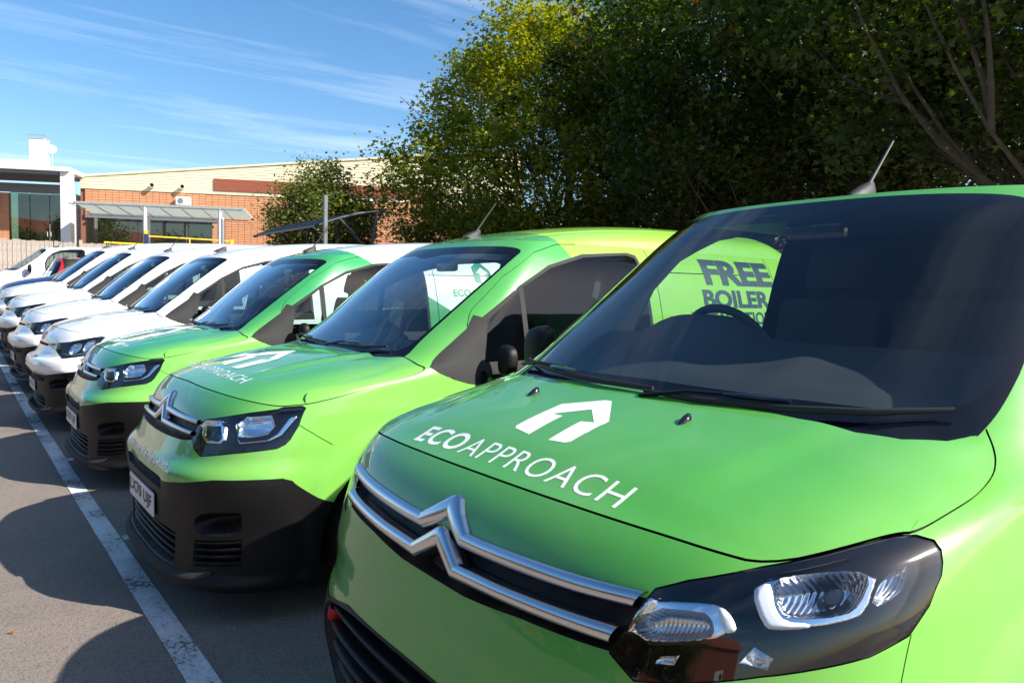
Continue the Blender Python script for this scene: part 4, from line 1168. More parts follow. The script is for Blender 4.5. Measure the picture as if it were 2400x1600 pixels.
def plate_parts(out, text, z0, z1, y, halfw=0.26, tilt=0.0):
    m = MB().box((-halfw, y - .008, z0), (halfw, y, z1), bev=0.003)
    out.append(('number_plate', m.mesh('number_plate', 'plate_white'), None, None)); pi = len(out) - 1
    W_, x0, x1 = text_words(text, .1, .0012, 1.08); k = 0.92 * 2 * halfw / (x1 - x0); ys = [v.co.y for w in W_ for v in w.vertices]; yc = (max(ys) + min(ys)) / 2; xc = (x0 + x1) / 2
    k2 = 0.68 * (z1 - z0) / (max(ys) - min(ys))
    for w in W_: decal(out, 'plate_lettering', w, lambda a, b: ((a - xc) * k, y - .0105, (z0 + z1) / 2 + (b - yc) * k2), 'plate_black', pi, 1.0)

# ---- the large van at the front of the row
D_T = [(.12, .12, .88, .62, 2.9), (.3, .045, .91, .62, 3.0), (.45, .02, .93, .62, 3.0), (.6, .035, .93, .62, 2.9), (.7, .065, .93, .62, 3.1), (.8, .095, .93, .62, 3.2), (.9, .13, .93, .62, 3.2), (.95, .165, .928, .62, 3.2), (1.0, .225, .925, .62, 3.2), (1.04, .30, .92, .62, 3.0),
       (1.10, .60, .905, .50, 2.4), (1.17, .73, .885, .47, 2.3), (1.3, .90, .85, .45, 2.3), (1.5, 1.16, .795, .42, 2.3), (1.7, 1.42, .72, .36, 2.3), (1.77, 1.52, .675, .34, 2.3)]
def d_bumps(u, z, P):
    x, y = P[..., 0], P[..., 1]
    r = np.hypot(y - .93, z - .34)
    f = 0.016 * sstep(.55, .47, r) * sstep(.86, .93, u)                       # wheel-arch flare
    f = f - 0.010 * sstep(.70, .64, z) * sstep(.55, .60, z) * (1 - sstep(.6, .8, u))  # soft hollow above the lower opening
    return f
def d_ridge(x, y): return 0.007 * (1 - sstep(.40 + .18 * y, .50 + .18 * y, x)) * sstep(.28, .5, y)
DB = Body(D_T, 4.9, hood=([.2, .225, .26, .357, .42, .486, .568, .6, .774, .96, 1.1], [.985, .997, 1.012, 1.06, 1.081, 1.100, 1.122, 1.131, 1.185, 1.237, 1.27], [.05, .05, .06, .085, .068, .06, .062, .065, .105, .10, .10]),
          rear=[(0, .722), (.3, .726), (.5, .738), (.62, .762), (.70, .80), (.76, .865)], edge=[(0, .999), (.035, .999), (.112, .999), (.2, .997), (.29, .994), (.38, .988), (.474, .982), (.601, 1.017), (.673, 1.033), (.714, 1.033), (.757, 1.060), (.766, 1.071), (.756, 1.093), (.732, 1.126), (.693, 1.166)], ze=1.77, bumps=d_bumps, roof=([1.52, 1.86, 2.3, 3.0, 4.9], [0, .045, .08, .10, .10], .5), ridges=d_ridge)
D_LENS = [(0.277, 0.805), (0.322, 0.92), (0.367, 0.942), (0.474, 0.978), (0.601, 1.012), (0.673, 1.028), (0.715, 1.028), (0.763, 1.021), (0.794, 1.008), (0.815, 0.99), (0.827, 0.972), (0.825, 0.932), (0.798, 0.893), (0.724, 0.867), (0.625, 0.848), (0.533, 0.829), (0.387, 0.79), (0.328, 0.776), (0.301, 0.791)]
def rect_u(u0, u1, z0, z1): return [(float(fU(u0)), z0), (float(fU(u1)), z0), (float(fU(u1)), z1), (float(fU(u0)), z1)]
def circ_y(B, y, z, r, n=40): return B.conv('y', [(y + r * math.cos(a), max(.16, z + r * math.sin(a))) for a in np.linspace(0, 2 * math.pi, n, endpoint=False)])
D_GR = DB.conv('u', [(-.2, .885), (.05, .885), (.318, .905), (.280, .806), (.119, .794), (.03, .777), (-.2, .774)])
D_OP = chaikin(DB.conv('u', [(-.3, .585), (.024, .585), (.179, .575), (.33, .53), (.385, .45), (.36, .29), (-.3, .27)]), 2)
D_WIN = [(1.60, 1.19), (1.58, 1.32), (1.64, 1.48), (1.76, 1.61), (1.95, 1.70), (2.12, 1.735), (2.40, 1.75), (2.46, 1.72), (2.49, 1.42), (2.49, 1.19)]
D_GLASS = [(-.2, 1.08), (.325, 1.085), (.50, 1.08), (.62, 1.105), (.672, 1.142), (.703, 1.183), (.724, 1.23), (.748, 1.3), (.752, 1.45), (.745, 1.6), (.72, 1.70), (.62, 1.735), (.45, 1.748), (.25, 1.755), (.1, 1.756), (-.2, 1.756)]
D_CLEAR = [(-.2, 1.205), (.30, 1.195), (.52, 1.19), (.60, 1.202), (.656, 1.222), (.687, 1.255), (.706, 1.322), (.713, 1.42), (.712, 1.56), (.69, 1.655), (.60, 1.695), (.42, 1.710), (.2, 1.718), (-.2, 1.719)]
d_polys = [('pillar', rect_u(0, 2, 1.16, 1.80)),
    ('fender', DB.conv('u', [(.802, .1), (.802, .895), (.81, .95), (.70, 1.03), (.66, 1.16)]) + [(float(fU(1.02)), 1.16), (float(fU(1.02)), .1)]),
    ('door', DB.conv('y', [(1.10, .28), (1.10, 1.02), (1.22, 1.16), (1.42, 1.42), (1.72, 1.70), (1.95, 1.765), (2.60, 1.765), (2.60, .28)])),
    ('side', DB.conv('y', [(2.60, .28), (2.60, 1.78), (4.92, 1.78), (4.92, .28)])),
    ('sill', [(float(fU(.96)), .05), (float(fU(.96)), .27), (float(fU(2.0)), .27), (float(fU(2.0)), .05)]),
    ('lower', DB.conv('u', [(-.2, .595), (.18, .585), (.345, .535), (.44, .565), (.72, .56), (.80, .50), (.95, .40), (1.0, .28), (1.0, .05), (-.2, .05)])),
    ('opening', D_OP), ('grille', D_GR), ('lens', DB.conv('u', D_LENS)),
    ('frit', chaikin(DB.conv('u', D_GLASS), 2)), ('screen', chaikin(DB.conv('u', D_CLEAR), 2)),
    ('win_frame', chaikin(DB.conv('y', [(y + (-.03 if y < 2 else .03), z + (.02 if z > 1.3 else -.03)) for y, z in D_WIN]), 1)), ('window', chaikin(DB.conv('y', D_WIN), 2)),
    ('arch', circ_y(DB, .93, .34, .41)), ('arch', circ_y(DB, 4.1, .34, .41))]
d_gaps = [(DB.conv('u', [(.802, .893), (.802, .7), (.80, .57)]), .0016),
    (DB.conv('u', D_LENS + D_LENS[:1]), .0026),
    (DB.conv('yo', [(1.10, .30), (1.10, 1.02), (1.22, 1.16), (1.42, 1.42), (1.72, 1.70), (1.95, 1.765)]), .003), (DB.conv('yo', [(2.60, .3), (2.60, 1.765)]), .003), (DB.conv('yo', [(3.75, .3), (3.75, 1.765)]), .003)]
D_SPEC = dict(paint='green_wrap', zb=.16, znose=.88, zbelt=1.1, ydoor=1.2, cowl=[(0, 1.09), (.325, 1.09), (.493, 1.085), (.60, 1.105), (.665, 1.14)],
    open=('screen', 'window', 'lens', 'arch', 'grille', 'opening', 'frit'),
    classes=dict(body=('bumper', 'green_wrap', 'paint', False, None), nose=('nose_panel', 'green_wrap', 'paint', False, None), pillar=('windscreen_pillar', 'green_wrap', 'paint', True, None), fender=('wing', 'green_wrap', 'paint', True, None),
        door=('door', 'green_wrap', 'paint', True, None), side=('side_panel', 'green_wrap', 'paint', True, None), sill=('sill', 'black_plastic', None, True, None), lower=('lower_bumper', 'black_plastic', None, False, 0.002),
        opening=('lower_grille', 'inner_dark', None, False, inner_relief(D_OP, .06, .02)), grille=('grille', 'black_plastic', None, False, inner_relief(D_GR, .035, .012)),
        frit=('windscreen_border', 'frit', None, False, None), screen=('windscreen', 'windscreen_glass', None, False, None),
        win_frame=('window_frame', 'black_plastic', None, True, 0.001), window=('door_window', 'door_glass', None, True, None)))
D = make_model('large', DB, d_polys, d_gaps, D_SPEC)
headlight(D, DB, D_LENS, [
    ('chrome_frame', [(0.309, 0.9), (0.331, 0.914), (0.412, 0.928), (0.439, 0.925), (0.465, 0.908), (0.48, 0.885), (0.458, 0.876), (0.443, 0.862), (0.29, 0.822)], 'chrome', .016),
    ('reflector', [(0.318, 0.893), (0.406, 0.907), (0.426, 0.899), (0.438, 0.881), (0.432, 0.866), (0.298, 0.832)], 'bowl', -.040),
    ('light_strip', [(0.430, 0.919), (0.446, 0.916), (0.464, 0.903), (0.475, 0.887), (0.456, 0.880), (0.446, 0.892), (0.434, 0.908)], 'strip_white', .004),
    ('chrome_frame', [(0.468, 0.947), (0.474, 0.963), (0.492, 0.973), (0.544, 0.986), (0.633, 0.996), (0.686, 0.985), (0.697, 0.982), (0.707, 0.927), (0.665, 0.910), (0.531, 0.892), (0.512, 0.900)], 'chrome', .016),
    ('reflector', [(0.498, 0.968), (0.545, 0.981), (0.635, 0.990), (0.680, 0.980), (0.683, 0.940), (0.659, 0.925), (0.557, 0.915), (0.527, 0.932)], 'bowl', -.055),
    ('light_strip', [(0.474, 0.948), (0.494, 0.966), (0.512, 0.948), (0.526, 0.929), (0.552, 0.912), (0.60, 0.913), (0.60, 0.904), (0.533, 0.896), (0.515, 0.904)], 'strip_white', .004),
    ('side_reflector', [(0.712, 0.982), (0.732, 0.995), (0.760, 0.996), (0.776, 0.969), (0.775, 0.950), (0.718, 0.932)], 'bowl', -.022),
    ('indicator', [(0.492, 0.838), (0.513, 0.866), (0.553, 0.852), (0.543, 0.837)], 'reflector', -.02),
    ('projector_lens', [(0.606, 0.972), (0.632, 0.978), (0.655, 0.968), (0.660, 0.950), (0.645, 0.938), (0.618, 0.940), (0.602, 0.955)], 'black_gloss', .022),
    ('indicator', [(0.345, 0.806), (0.352, 0.820), (0.385, 0.829), (0.378, 0.812)], 'reflector', -.016)], depth=.024, res=.0046, soft=1)
gb = bar(D, 'chrome_bar', DB, [(0, .955), (.018, .950), (.055, .925), (.102, .897), (.16, .8975), (.25, .9005), (.35, .904), (.45, .9075), (.582, .914)],
    [(0, .908), (.008, .902), (.040, .884), (.083, .864), (.16, .865), (.25, .868), (.35, .872), (.45, .877), (.566, .885)], .013, .004, 'satin_chrome', n=110, power=.42)
bar(D, 'chrome_bar', DB, [(0, .889), (.018, .884), (.055, .860), (.100, .832), (.16, .8335), (.25, .836), (.35, .841), (.45, .846), (.552, .851)],
    [(0, .845), (.008, .838), (.040, .820), (.082, .797), (.16, .801), (.25, .805), (.35, .810), (.45, .815), (.540, .819)], .013, .004, 'satin_chrome', n=110, power=.42)
for z in (.53, .47, .41, .35, .30): slat(D, DB, [(0, z), (.18, z - .004), (.345, z - .02)], .008, -.028)
V, F = ribbon(DB, [(.335, .53), (.352, .515), (.362, .49)], [(.322, .50), (.335, .48), (.345, .455)], .006, -.012, 'u', nk=5, sides=(-1,), n=10)
D.append(('red_towing_cover', mk('red_towing_cover', V, F, 'red_plastic', smooth=True), None, None))
plate_parts(D, 'LX70 UJD', .325, .435, .012)
hz = lambda a, b, o=.0008: (a, b, DB.HH(a, b) + o)
me = text_polys('ECO', .098, bold=.0022, shear=.0, spacing=1.08, align='LEFT'); me2 = text_polys('APPROACH', .098, bold=-.0004, spacing=1.10, align='LEFT')
def bounds(me): xs = [v.co.x for v in me.vertices]; ys = [v.co.y for v in me.vertices]; return min(xs), max(xs), min(ys), max(ys)
def word(B, out, x0, x1, y0, y1, mat='decal_white', bend=0.0):
    """bold ECO followed by light APPROACH across the bonnet"""
    a = bounds(me); b = bounds(me2); wa = a[1] - a[0]; wb = b[1] - b[0]; gap = .012; k = (x1 - x0) / (wa + wb + gap); kk = (y1 - y0) / (b[3] - b[2])
    f = lambda xx, yy, o: (xx, yy + bend * (xx / .4) ** 2, B.HH(xx, yy + bend * (xx / .4) ** 2) + o)
    decal(out, 'bonnet_lettering', me, lambda p, q: f(x0 + (p - a[0]) * k, y0 + (q - a[2]) * kk, .0009), mat, None, .012)
    decal(out, 'bonnet_lettering', me2, lambda p, q: f(x0 + (p - b[0] + wa + gap) * k, y0 + (q - b[2]) * kk, .0009), mat, None, .012)
word(DB, D, -.412, .412, .262, .328)
for p in logo(): decal(D, 'bonnet_logo', [p], lambda a, b: hz(a, b), 'decal_white', None, .012)
for sx in (-.30, .285):
    m = MB()
    V = []; F = []; k = 10
    for i, (yy, r, h) in enumerate([(-.024, .003, .002), (-.014, .009, .009), (0, .012, .015), (.011, .011, .017), (.016, .008, .015)]):
        for j in range(k):
            a = math.pi * j / (k - 1); V.append((sx + math.cos(a) * r, .608 + yy, float(DB.HH(sx, .608 + yy)) + math.sin(a) * h - .001))
    for i in range(4):
        for j in range(k - 1): F.append((i * k + j, i * k + j + 1, (i + 1) * k + j + 1, (i + 1) * k + j))
    F.append(tuple(range(4 * k, 5 * k)))
    D.append(('washer_nozzle', m.add(V, F).mesh('washer_nozzle', 'black_gloss', True), None, None))
def wiper(out, B, blade, arm, head):
    P = [Vector(p) for p in blade]
    m = MB(); m.tube(blade, [.004] + [.0065] * (len(P) - 2) + [.004], 8, flat=1.3)
    out.append(('wiper', m.mesh('wiper', 'rubber', True), None, None)); pi = len(out) - 1
    m = MB(); m.tube(arm, [.009, .007, .006, .006][:len(arm)], 8, flat=.7)
    out.append(('wiper_arm', m.mesh('wiper_arm', 'black_plastic', True), None, pi))
    m = MB(); h = Vector(head[0]); d = (Vector(head[1]) - h); m.tube([h, h + d * .2, h + d * .8, h + d], [.006, .010, .010, .007], 8, flat=.8)
    out.append(('wiper_clip', m.mesh('wiper_clip', 'black_gloss', True), None, pi))
def on(B, x, z, off):
    u = float(B.u_x(abs(x), z)); p = B.S(u, z) + B.N(u, z) * off; return (math.copysign(p[0], x) if abs(x) > 1e-6 else 0.0, p[1], p[2])
wiper(D, DB, [on(DB, x, z, .022) for x, z in ((-.66, 1.188), (-.5, 1.178), (-.3, 1.172), (-.1, 1.167), (.08, 1.168))], [on(DB, -.66, 1.170, .02), on(DB, -.5, 1.182, .03), on(DB, -.33, 1.183, .03)], [on(DB, -.40, 1.178, .03), on(DB, -.24, 1.174, .03)])
wiper(D, DB, [on(DB, x, z, .022) for x, z in ((.06, 1.160), (.25, 1.157), (.45, 1.160), (.62, 1.170), (.74, 1.186))], [on(DB, .06, 1.150, .02), on(DB, .2, 1.167, .03), on(DB, .38, 1.172, .03)], [on(DB, .30, 1.169, .03), on(DB, .46, 1.170, .03)])
D.append(('aerial', antenna_mesh(0, 1.86, float(DB.roofz(0.0, 1.86)) - .004, True, 1.10, (0.0, .145, .165)), None, None))
for sd in (1, -1): D.append(('mirror', mirror_mesh(DB, 1.24, 1.14, sd, .92, 1.07, .82), None, None))
add_wheels(D, .93, 4.1, .80, .34)
D.append(('dashboard', dash_mesh(DB, .84, 1.44, 1.115, 1.295, .80, -.34), None, None))
D.append(('steering_wheel', wheel_mesh(-.30, 1.53, 1.235, R(-62)), None, None))
for sx in (-.42, .12, .52): D.append(('seat', seat_mesh(sx, 2.02, .78), None, None))
def cab_shell(out, B, yb, w, zt):
    m = MB().box((-w, yb, .3), (w, yb + .04, zt)); out.append(('bulkhead', m.mesh('bulkhead', 'interior_dark'), None, None))
    m = MB().box((-w, .8, .30), (w, yb, .34)); out.append(('cab_floor', m.mesh('cab_floor', 'interior_dark'), None, None))
    m = MB().box((-w * .72, B.par(B.ze)[0] + .10, B.ze - .055), (w * .72, yb, B.ze - .03), bev=.01); out.append(('headlining', m.mesh('headlining', 'interior_dark'), None, None))
cab_shell(D, DB, 2.66, .70, 1.74)
def pillar_trim(out, B, pts, win, mat='interior_light'):
    """lining between windscreen edge and door window: pts (u, z) of the screen edge, win the y of the window front edge at that z"""
    for sd in (1, -1):
        X = np.zeros((len(pts), 7, 3))
        for i, ((u, z), yw) in enumerate(zip(pts, win)):
            u1 = float(B.u_y(yw, z)) - .004
            for j in range(7):
                k = j / 6; uu = (u - .03) * (1 - k) + u1 * k
                X[i, j] = (B.S(uu, z) - B.N(uu, z) * (.022 + .03 * math.sin(math.pi * k))) * [sd, 1, 1]
        out.append(('pillar_trim', grid_mesh('pillar_trim', X, mat), None, None))
pillar_trim(D, DB, [(.71, 1.12), (.735, 1.2), (.75, 1.3), (.755, 1.45), (.75, 1.6), (.735, 1.70)], [1.57, 1.57, 1.57, 1.62, 1.75, 1.93])
m = MB().tube([(-.55, .93, 1.20), (-.55, 1.0, 1.20)], .001, 4)
m = MB().box((-.11, 1.56, 1.64), (.11, 1.60, 1.71), bev=.02); D.append(('rear_view_mirror', m.mesh('rear_view_mirror', 'black_gloss', True), None, None))
m = MB().box((.0, 2.652, 1.30), (.09, 2.655, 1.40)); D.append(('bulkhead_sticker', m.mesh('bulkhead_sticker', 'decal_blue'), None, None))

# ---- the compact van, green nose
B_T = [(.10, .03, .82, .62, 3.0), (.19, -.06, .84, .62, 3.0), (.24, -.025, .85, .62, 3.0), (.3, -.025, .86, .62, 3.0), (.45, -.03, .875, .62, 3.0), (.62, -.035, .885, .62, 2.9), (.70, .0, .89, .62, 2.9), (.8, .045, .895, .62, 2.9), (.9, .09, .895, .62, 2.8), (.95, .13, .89, .62, 2.8), (1.0, .20, .885, .62, 2.8),
       (1.05, .60, .878, .60, 5.0), (1.085, .80, .870, .50, 5.0), (1.12, .88, .861, .44, 3.2), (1.2, .97, .845, .43, 2.6), (1.3, 1.08, .825, .42, 2.3), (1.5, 1.32, .775, .36, 2.4), (1.65, 1.52, .71, .30, 2.5), (1.72, 1.63, .66, .28, 2.5), (1.75, 1.68, .635, .27, 2.5)]
def b_bumps(u, z, P):
    x, y = P[..., 0], P[..., 1]
    r = np.hypot(y - .90, z - .33)
    f = 0.014 * sstep(.55, .46, r) * sstep(.90, .96, u)
    zc = .655 + .12 * np.clip(np.asarray(u) - .18, 0, .5) * .6
    f = f + 0.020 * sstep(zc + .05, zc - .03, z) * sstep(.40, .60, z) * sstep(.10, .25, u) * (1 - sstep(.75, .95, u))
    return f
def b_ridge(x, y):
    c = .34 + .13 * y
    return (0.006 * np.exp(-((x - c) / .035) ** 2) - 0.005 * np.exp(-((x - c - .075) / .035) ** 2)) * sstep(.3, .5, y) * (1 - .5 * sstep(.8, 1.0, y))
B_HOOD = ([.15, .18, .22, .344, .447, .623, .778, .9, 1.1], [.97, .987, 1.005, 1.047, 1.07, 1.105, 1.128, 1.142, 1.165], [.2, .2, .2, .16, .123, .09, .076, .06, .05])
B_REAR = [(0, .905), (.3, .92), (.5, .95), (.62, .988)]
B_EDGE = [(0, .988), (.226, .981), (.411, .968), (.637, .947), (.70, .953), (.768, .958), (.83, .972), (.890, .990), (.934, 1.022), (.903, 1.048), (.868, 1.073), (.840, 1.091), (.74, 1.10), (.646, 1.111), (.534, 1.130)]
BB = Body(B_T, 4.35, hood=B_HOOD, rear=B_REAR, ze=1.75, bumps=b_bumps, roof=([1.68, 1.86, 2.2, 2.6, 3.0, 3.5, 4.35], [0, .05, .11, .155, .18, .19, .19], .42), k2=.05, hw=.9, ridges=b_ridge, edge=B_EDGE)
B_LENS = [(0.262, 0.788), (0.269, 0.845), (0.298, 0.869), (0.52, 0.916), (0.644, 0.935), (0.661, 0.943), (0.743, 0.949), (0.768, 0.940), (0.783, 0.868), (0.775, 0.815), (0.763, 0.795), (0.734, 0.779), (0.535, 0.754), (0.363, 0.727), (0.311, 0.747)]
B_GLASS = [(-.2, 1.07), (.33, 1.075), (.47, 1.085), (.54, 1.125), (.56, 1.232), (.615, 1.386), (.685, 1.526), (.765, 1.64), (.80, 1.685), (.70, 1.705), (.50, 1.715), (-.2, 1.722)]
B_CLEAR = [(-.2, 1.165), (.33, 1.155), (.45, 1.155), (.515, 1.185), (.545, 1.25), (.595, 1.386), (.66, 1.526), (.725, 1.62), (.735, 1.65), (.62, 1.668), (-.2, 1.675)]
B_FRAME = [(1.340, 1.03), (1.388, 1.322), (1.64, 1.492), (1.875, 1.610), (2.16, 1.685), (2.55, 1.714), (2.615, 1.70), (2.628, 1.6), (2.63, 1.03)]
B_QWIN = [(1.365, 1.105), (1.412, 1.31), (1.630, 1.464), (1.634, 1.105)]
B_WIN = [(1.664, 1.105), (1.662, 1.486), (1.885, 1.594), (2.165, 1.666), (2.53, 1.696), (2.592, 1.682), (2.605, 1.60), (2.605, 1.105)]
B_SLOT = BB.conv('u', [(-.3, .612), (.165, .600), (.176, .590), (.168, .548), (-.3, .555)])
B_LGR = BB.conv('u', [(-.3, .395), (.20, .385), (.258, .376), (.25, .232), (-.3, .225)])
B_FOG = chaikin(BB.conv('u', [(.404, .499), (.645, .522), (.662, .505), (.658, .413), (.396, .392)]), 2)
B_FLW = BB.conv('u', [(.39, .374), (.655, .398), (.65, .28), (.38, .255)])
B_GR = BB.conv('u', [(-.2, .885), (.05, .880), (.275, .862), (.262, .780), (.20, .770), (-.2, .752)])
def compact_polys(lens, nose):
    return [('pillar', rect_u(0, 2, 1.085, 1.80)),
    ('fender', BB.conv('u', [(.785, .1), (.785, .87), (.765, .95), (.70, 1.0), (.50, 1.087), (1.12, 1.087), (1.12, .1)])),
    ('door', BB.conv('y', [(1.345, .25), (1.345, 1.06), (1.31, 1.28), (1.345, 1.34), (1.37, 1.37), (1.571, 1.539), (1.803, 1.678), (2.0, 1.735), (2.72, 1.745), (2.72, .25)])),
    ('side', BB.conv('y', [(2.72, .25), (2.72, 1.76), (4.36, 1.76), (4.36, .25)])),
    ('sill', [(float(fU(.99)), .05), (float(fU(.99)), .25), (float(fU(2.0)), .25), (float(fU(2.0)), .05)]),
    ('trim', BB.conv('y', [(1.050, 1.093), (1.10, 1.062), (1.175, 1.030), (1.26, 1.005), (1.37, .99), (1.40, 1.325), (1.36, 1.337), (1.305, 1.27)])),
    ] + nose + [('lens', BB.conv('u', lens)),
    ('frit', chaikin(BB.conv('u', B_GLASS), 1)), ('screen', chaikin(BB.conv('u', B_CLEAR), 2)),
    ('win_frame', chaikin(BB.conv('y', B_FRAME), 1)), ('quarter', BB.conv('y', B_QWIN)), ('window', chaikin(BB.conv('y', B_WIN), 1)),
    ('arch', circ_y(BB, .90, .33, .40)), ('arch', circ_y(BB, 3.62, .33, .40))]
def compact_gaps(lens):
    return [(BB.conv('u', [(.786, .872), (.86, .835), (.92, .80), (.95, .78)]), .0013), (BB.conv('u', lens + lens[:1]), .003),
    (BB.conv('yo', [(1.345, .27), (1.345, 1.06)]), .003), (BB.conv('yo', [(1.31, 1.28), (1.345, 1.34), (1.37, 1.37), (1.571, 1.539), (1.803, 1.678), (2.0, 1.735), (2.15, 1.743)]), .0025), (BB.conv('yo', [(2.72, .27), (2.72, 1.743)]), .003),
    (BB.conv('yo', [(3.97, .5), (3.97, 1.744)]), .0035), (BB.conv('yo', [(2.66, 1.60), (3.97, 1.615)]), .003)]
B_CLASSES = dict(body=('bumper', 'green_wrap', 'paint', False, None), nose=('nose_panel', 'green_wrap', 'paint', False, None), pillar=('windscreen_pillar', 'green_wrap', 'paint', True, None), fender=('wing', 'green_wrap', 'paint', True, None),
    door=('door', 'green_wrap', 'paint', True, None), side=('side_panel', 'green_wrap', 'paint', True, None), sill=('sill', 'black_plastic', None, True, None), trim=('pillar_cover', 'grey_plastic', None, True, 0.002),
    lower=('lower_bumper', 'black_plastic', None, False, 0.002), slot=('bumper_grille', 'inner_dark', None, False, inner_relief(B_SLOT, .05, .012)), lgr=('lower_grille', 'inner_dark', None, False, inner_relief(B_LGR, .06, .015)),
    fog=('fog_lamp_pocket', 'black_plastic', None, True, inner_relief(B_FOG, .075, .05)), flow=('bumper_vent', 'inner_dark', None, True, inner_relief(B_FLW, .035, .012)),
    grille=('grille', 'black_plastic', None, False, inner_relief(B_GR, .03, .012)),
    frit=('windscreen_border', 'frit', None, False, None), screen=('windscreen', 'screen_glass_blue', None, False, None), win_frame=('window_frame', 'grey_plastic', None, True, 0.002),
    window=('door_window', 'door_glass', None, True, 0.001), quarter=('quarter_window', 'door_glass', None, True, 0.001))
B_OPEN = ('screen', 'window', 'quarter', 'lens', 'arch', 'grille', 'slot', 'lgr', 'fog', 'flow', 'frit')
B_SPEC = dict(paint='green_wrap', zb=.16, znose=.858, cowl=[(0, 1.07), (.33, 1.07), (.45, 1.07), (.50, 1.08)], open=B_OPEN, classes=B_CLASSES)
B_LOWER = ('lower', BB.conv('u', [(-.2, .605), (.186, .591), (.30, .612), (.52, .644), (.70, .653), (.818, .656), (.862, .643), (.953, .559), (1.0, .52), (1.02, .40), (1.0, .05), (-.2, .05)]))
CB = make_model('compact', BB, compact_polys(B_LENS, [B_LOWER, ('slot', B_SLOT), ('lgr', B_LGR), ('fog', B_FOG), ('flow', B_FLW), ('grille', B_GR)]), compact_gaps(B_LENS), B_SPEC)
headlight(CB, BB, B_LENS, [
    ('chrome_frame', [(0.268, 0.855), (0.288, 0.868), (0.385, 0.879), (0.416, 0.861), (0.441, 0.804), (0.426, 0.782), (0.337, 0.778), (0.284, 0.805)], 'chrome', .014),
    ('projector', [(0.305, 0.849), (0.388, 0.859), (0.426, 0.809), (0.413, 0.794), (0.348, 0.793), (0.314, 0.81)], 'black_gloss', -.04),
    ('reflector', [(0.454, 0.875), (0.505, 0.905), (0.621, 0.920), (0.67, 0.875), (0.653, 0.838), (0.582, 0.825), (0.495, 0.825)], 'chrome', -.035),
    ('light_strip', [(0.495, 0.821), (0.523, 0.803), (0.662, 0.818), (0.70, 0.845), (0.719, 0.915), (0.752, 0.919), (0.762, 0.901), (0.732, 0.829), (0.682, 0.804), (0.523, 0.795)], 'reflector', .014)], depth=.026, res=.006, soft=0)
bar(CB, 'chrome_bar', BB, [(0, .942), (.012, .936), (.045, .91), (.085, .880), (.16, .876), (.3, .871), (.482, .866)], [(0, .900), (.006, .893), (.035, .874), (.07, .852), (.16, .851), (.3, .849), (.478, .845)], .011, .004, 'satin_chrome', n=90, power=.42)
bar(CB, 'chrome_bar', BB, [(0, .888), (.012, .882), (.045, .855), (.085, .824), (.16, .822), (.3, .820), (.472, .815)], [(0, .848), (.006, .840), (.035, .82), (.07, .798), (.16, .799), (.3, .800), (.468, .797)], .011, .004, 'satin_chrome', n=90, power=.42)
def compact_front(out):
    slat(out, BB, [(0, .583), (.10, .580), (.17, .574)], .004, -.02); slat(out, BB, [(0, .568), (.10, .566), (.17, .56)], .003, -.02)
    for z in (.362, .33, .298, .266): slat(out, BB, [(0, z), (.13, z - .003), (.25, z - .01)], .006, -.018)
    for z in (0, .03, .06, .09):
        for sd in (1, -1): slat(out, BB, [(.385, .272 + z), (.52, .284 + z), (.652, .296 + z)], .006, -.008, sides=(sd,), name='vent_slat')
    V, F = ribbon(BB, [(0, .225), (.15, .224), (.30, .226), (.42, .235), (.50, .25)], [(0, .185), (.15, .184), (.30, .186), (.42, .20), (.50, .225)], .007, .002, 'u', n=30)
    out.append(('bumper_lip', mk('bumper_lip', V, F, 'grey_plastic', smooth=True), None, None))
def compact_common(out, whip=True):
    lw = lambda x, z, o: on(BB, x, z, o)
    wiper(out, BB, [lw(x, z, .02) for x, z in ((-.60, 1.168), (-.4, 1.158), (-.2, 1.152), (.0, 1.150))], [lw(-.6, 1.15, .025), lw(-.45, 1.162, .035), lw(-.3, 1.163, .035)], [lw(-.36, 1.160, .035), lw(-.22, 1.158, .035)])
    wiper(out, BB, [lw(x, z, .02) for x, z in ((.04, 1.146), (.25, 1.146), (.42, 1.148), (.57, 1.160))], [lw(.04, 1.135, .025), lw(.18, 1.154, .035), lw(.30, 1.158, .035)], [lw(.25, 1.156, .035), lw(.38, 1.156, .035)])
    out.append(('aerial', antenna_mesh(0, 1.86, float(BB.roofz(0.0, 1.86)) - .004, whip, 1.0, (0.0, .15, .19)), None, None))
    for sd in (1, -1): out.append(('mirror', mirror_mesh(BB, 1.43, 1.075, sd, .89, 1.0, .60), None, None))
    add_wheels(out, .90, 3.62, .775, .32)
    out.append(('dashboard', dash_mesh(BB, .98, 1.46, 1.06, 1.15, .74, -.37), None, None))
    out.append(('steering_wheel', wheel_mesh(-.37, 1.55, 1.09, R(-62), .18), None, None))
    for sx in (-.38, .38): out.append(('seat', seat_mesh(sx, 2.05, .72), None, None))
    cab_shell(out, BB, 2.60, .66, 1.70)
    pillar_trim(out, BB, [(.56, 1.10), (.575, 1.2), (.61, 1.35), (.67, 1.5), (.73, 1.6), (.77, 1.66)], [1.36, 1.38, 1.46, 1.66, 1.88, 2.1], 'interior_grey')
    m = MB().box((-.10, 1.66, 1.58), (.10, 1.70, 1.645), bev=.02); out.append(('rear_view_mirror', m.mesh('rear_view_mirror', 'black_gloss', True), None, None))
compact_front(CB); plate_parts(CB, 'LX70 UJF', .402, .512, -.036)
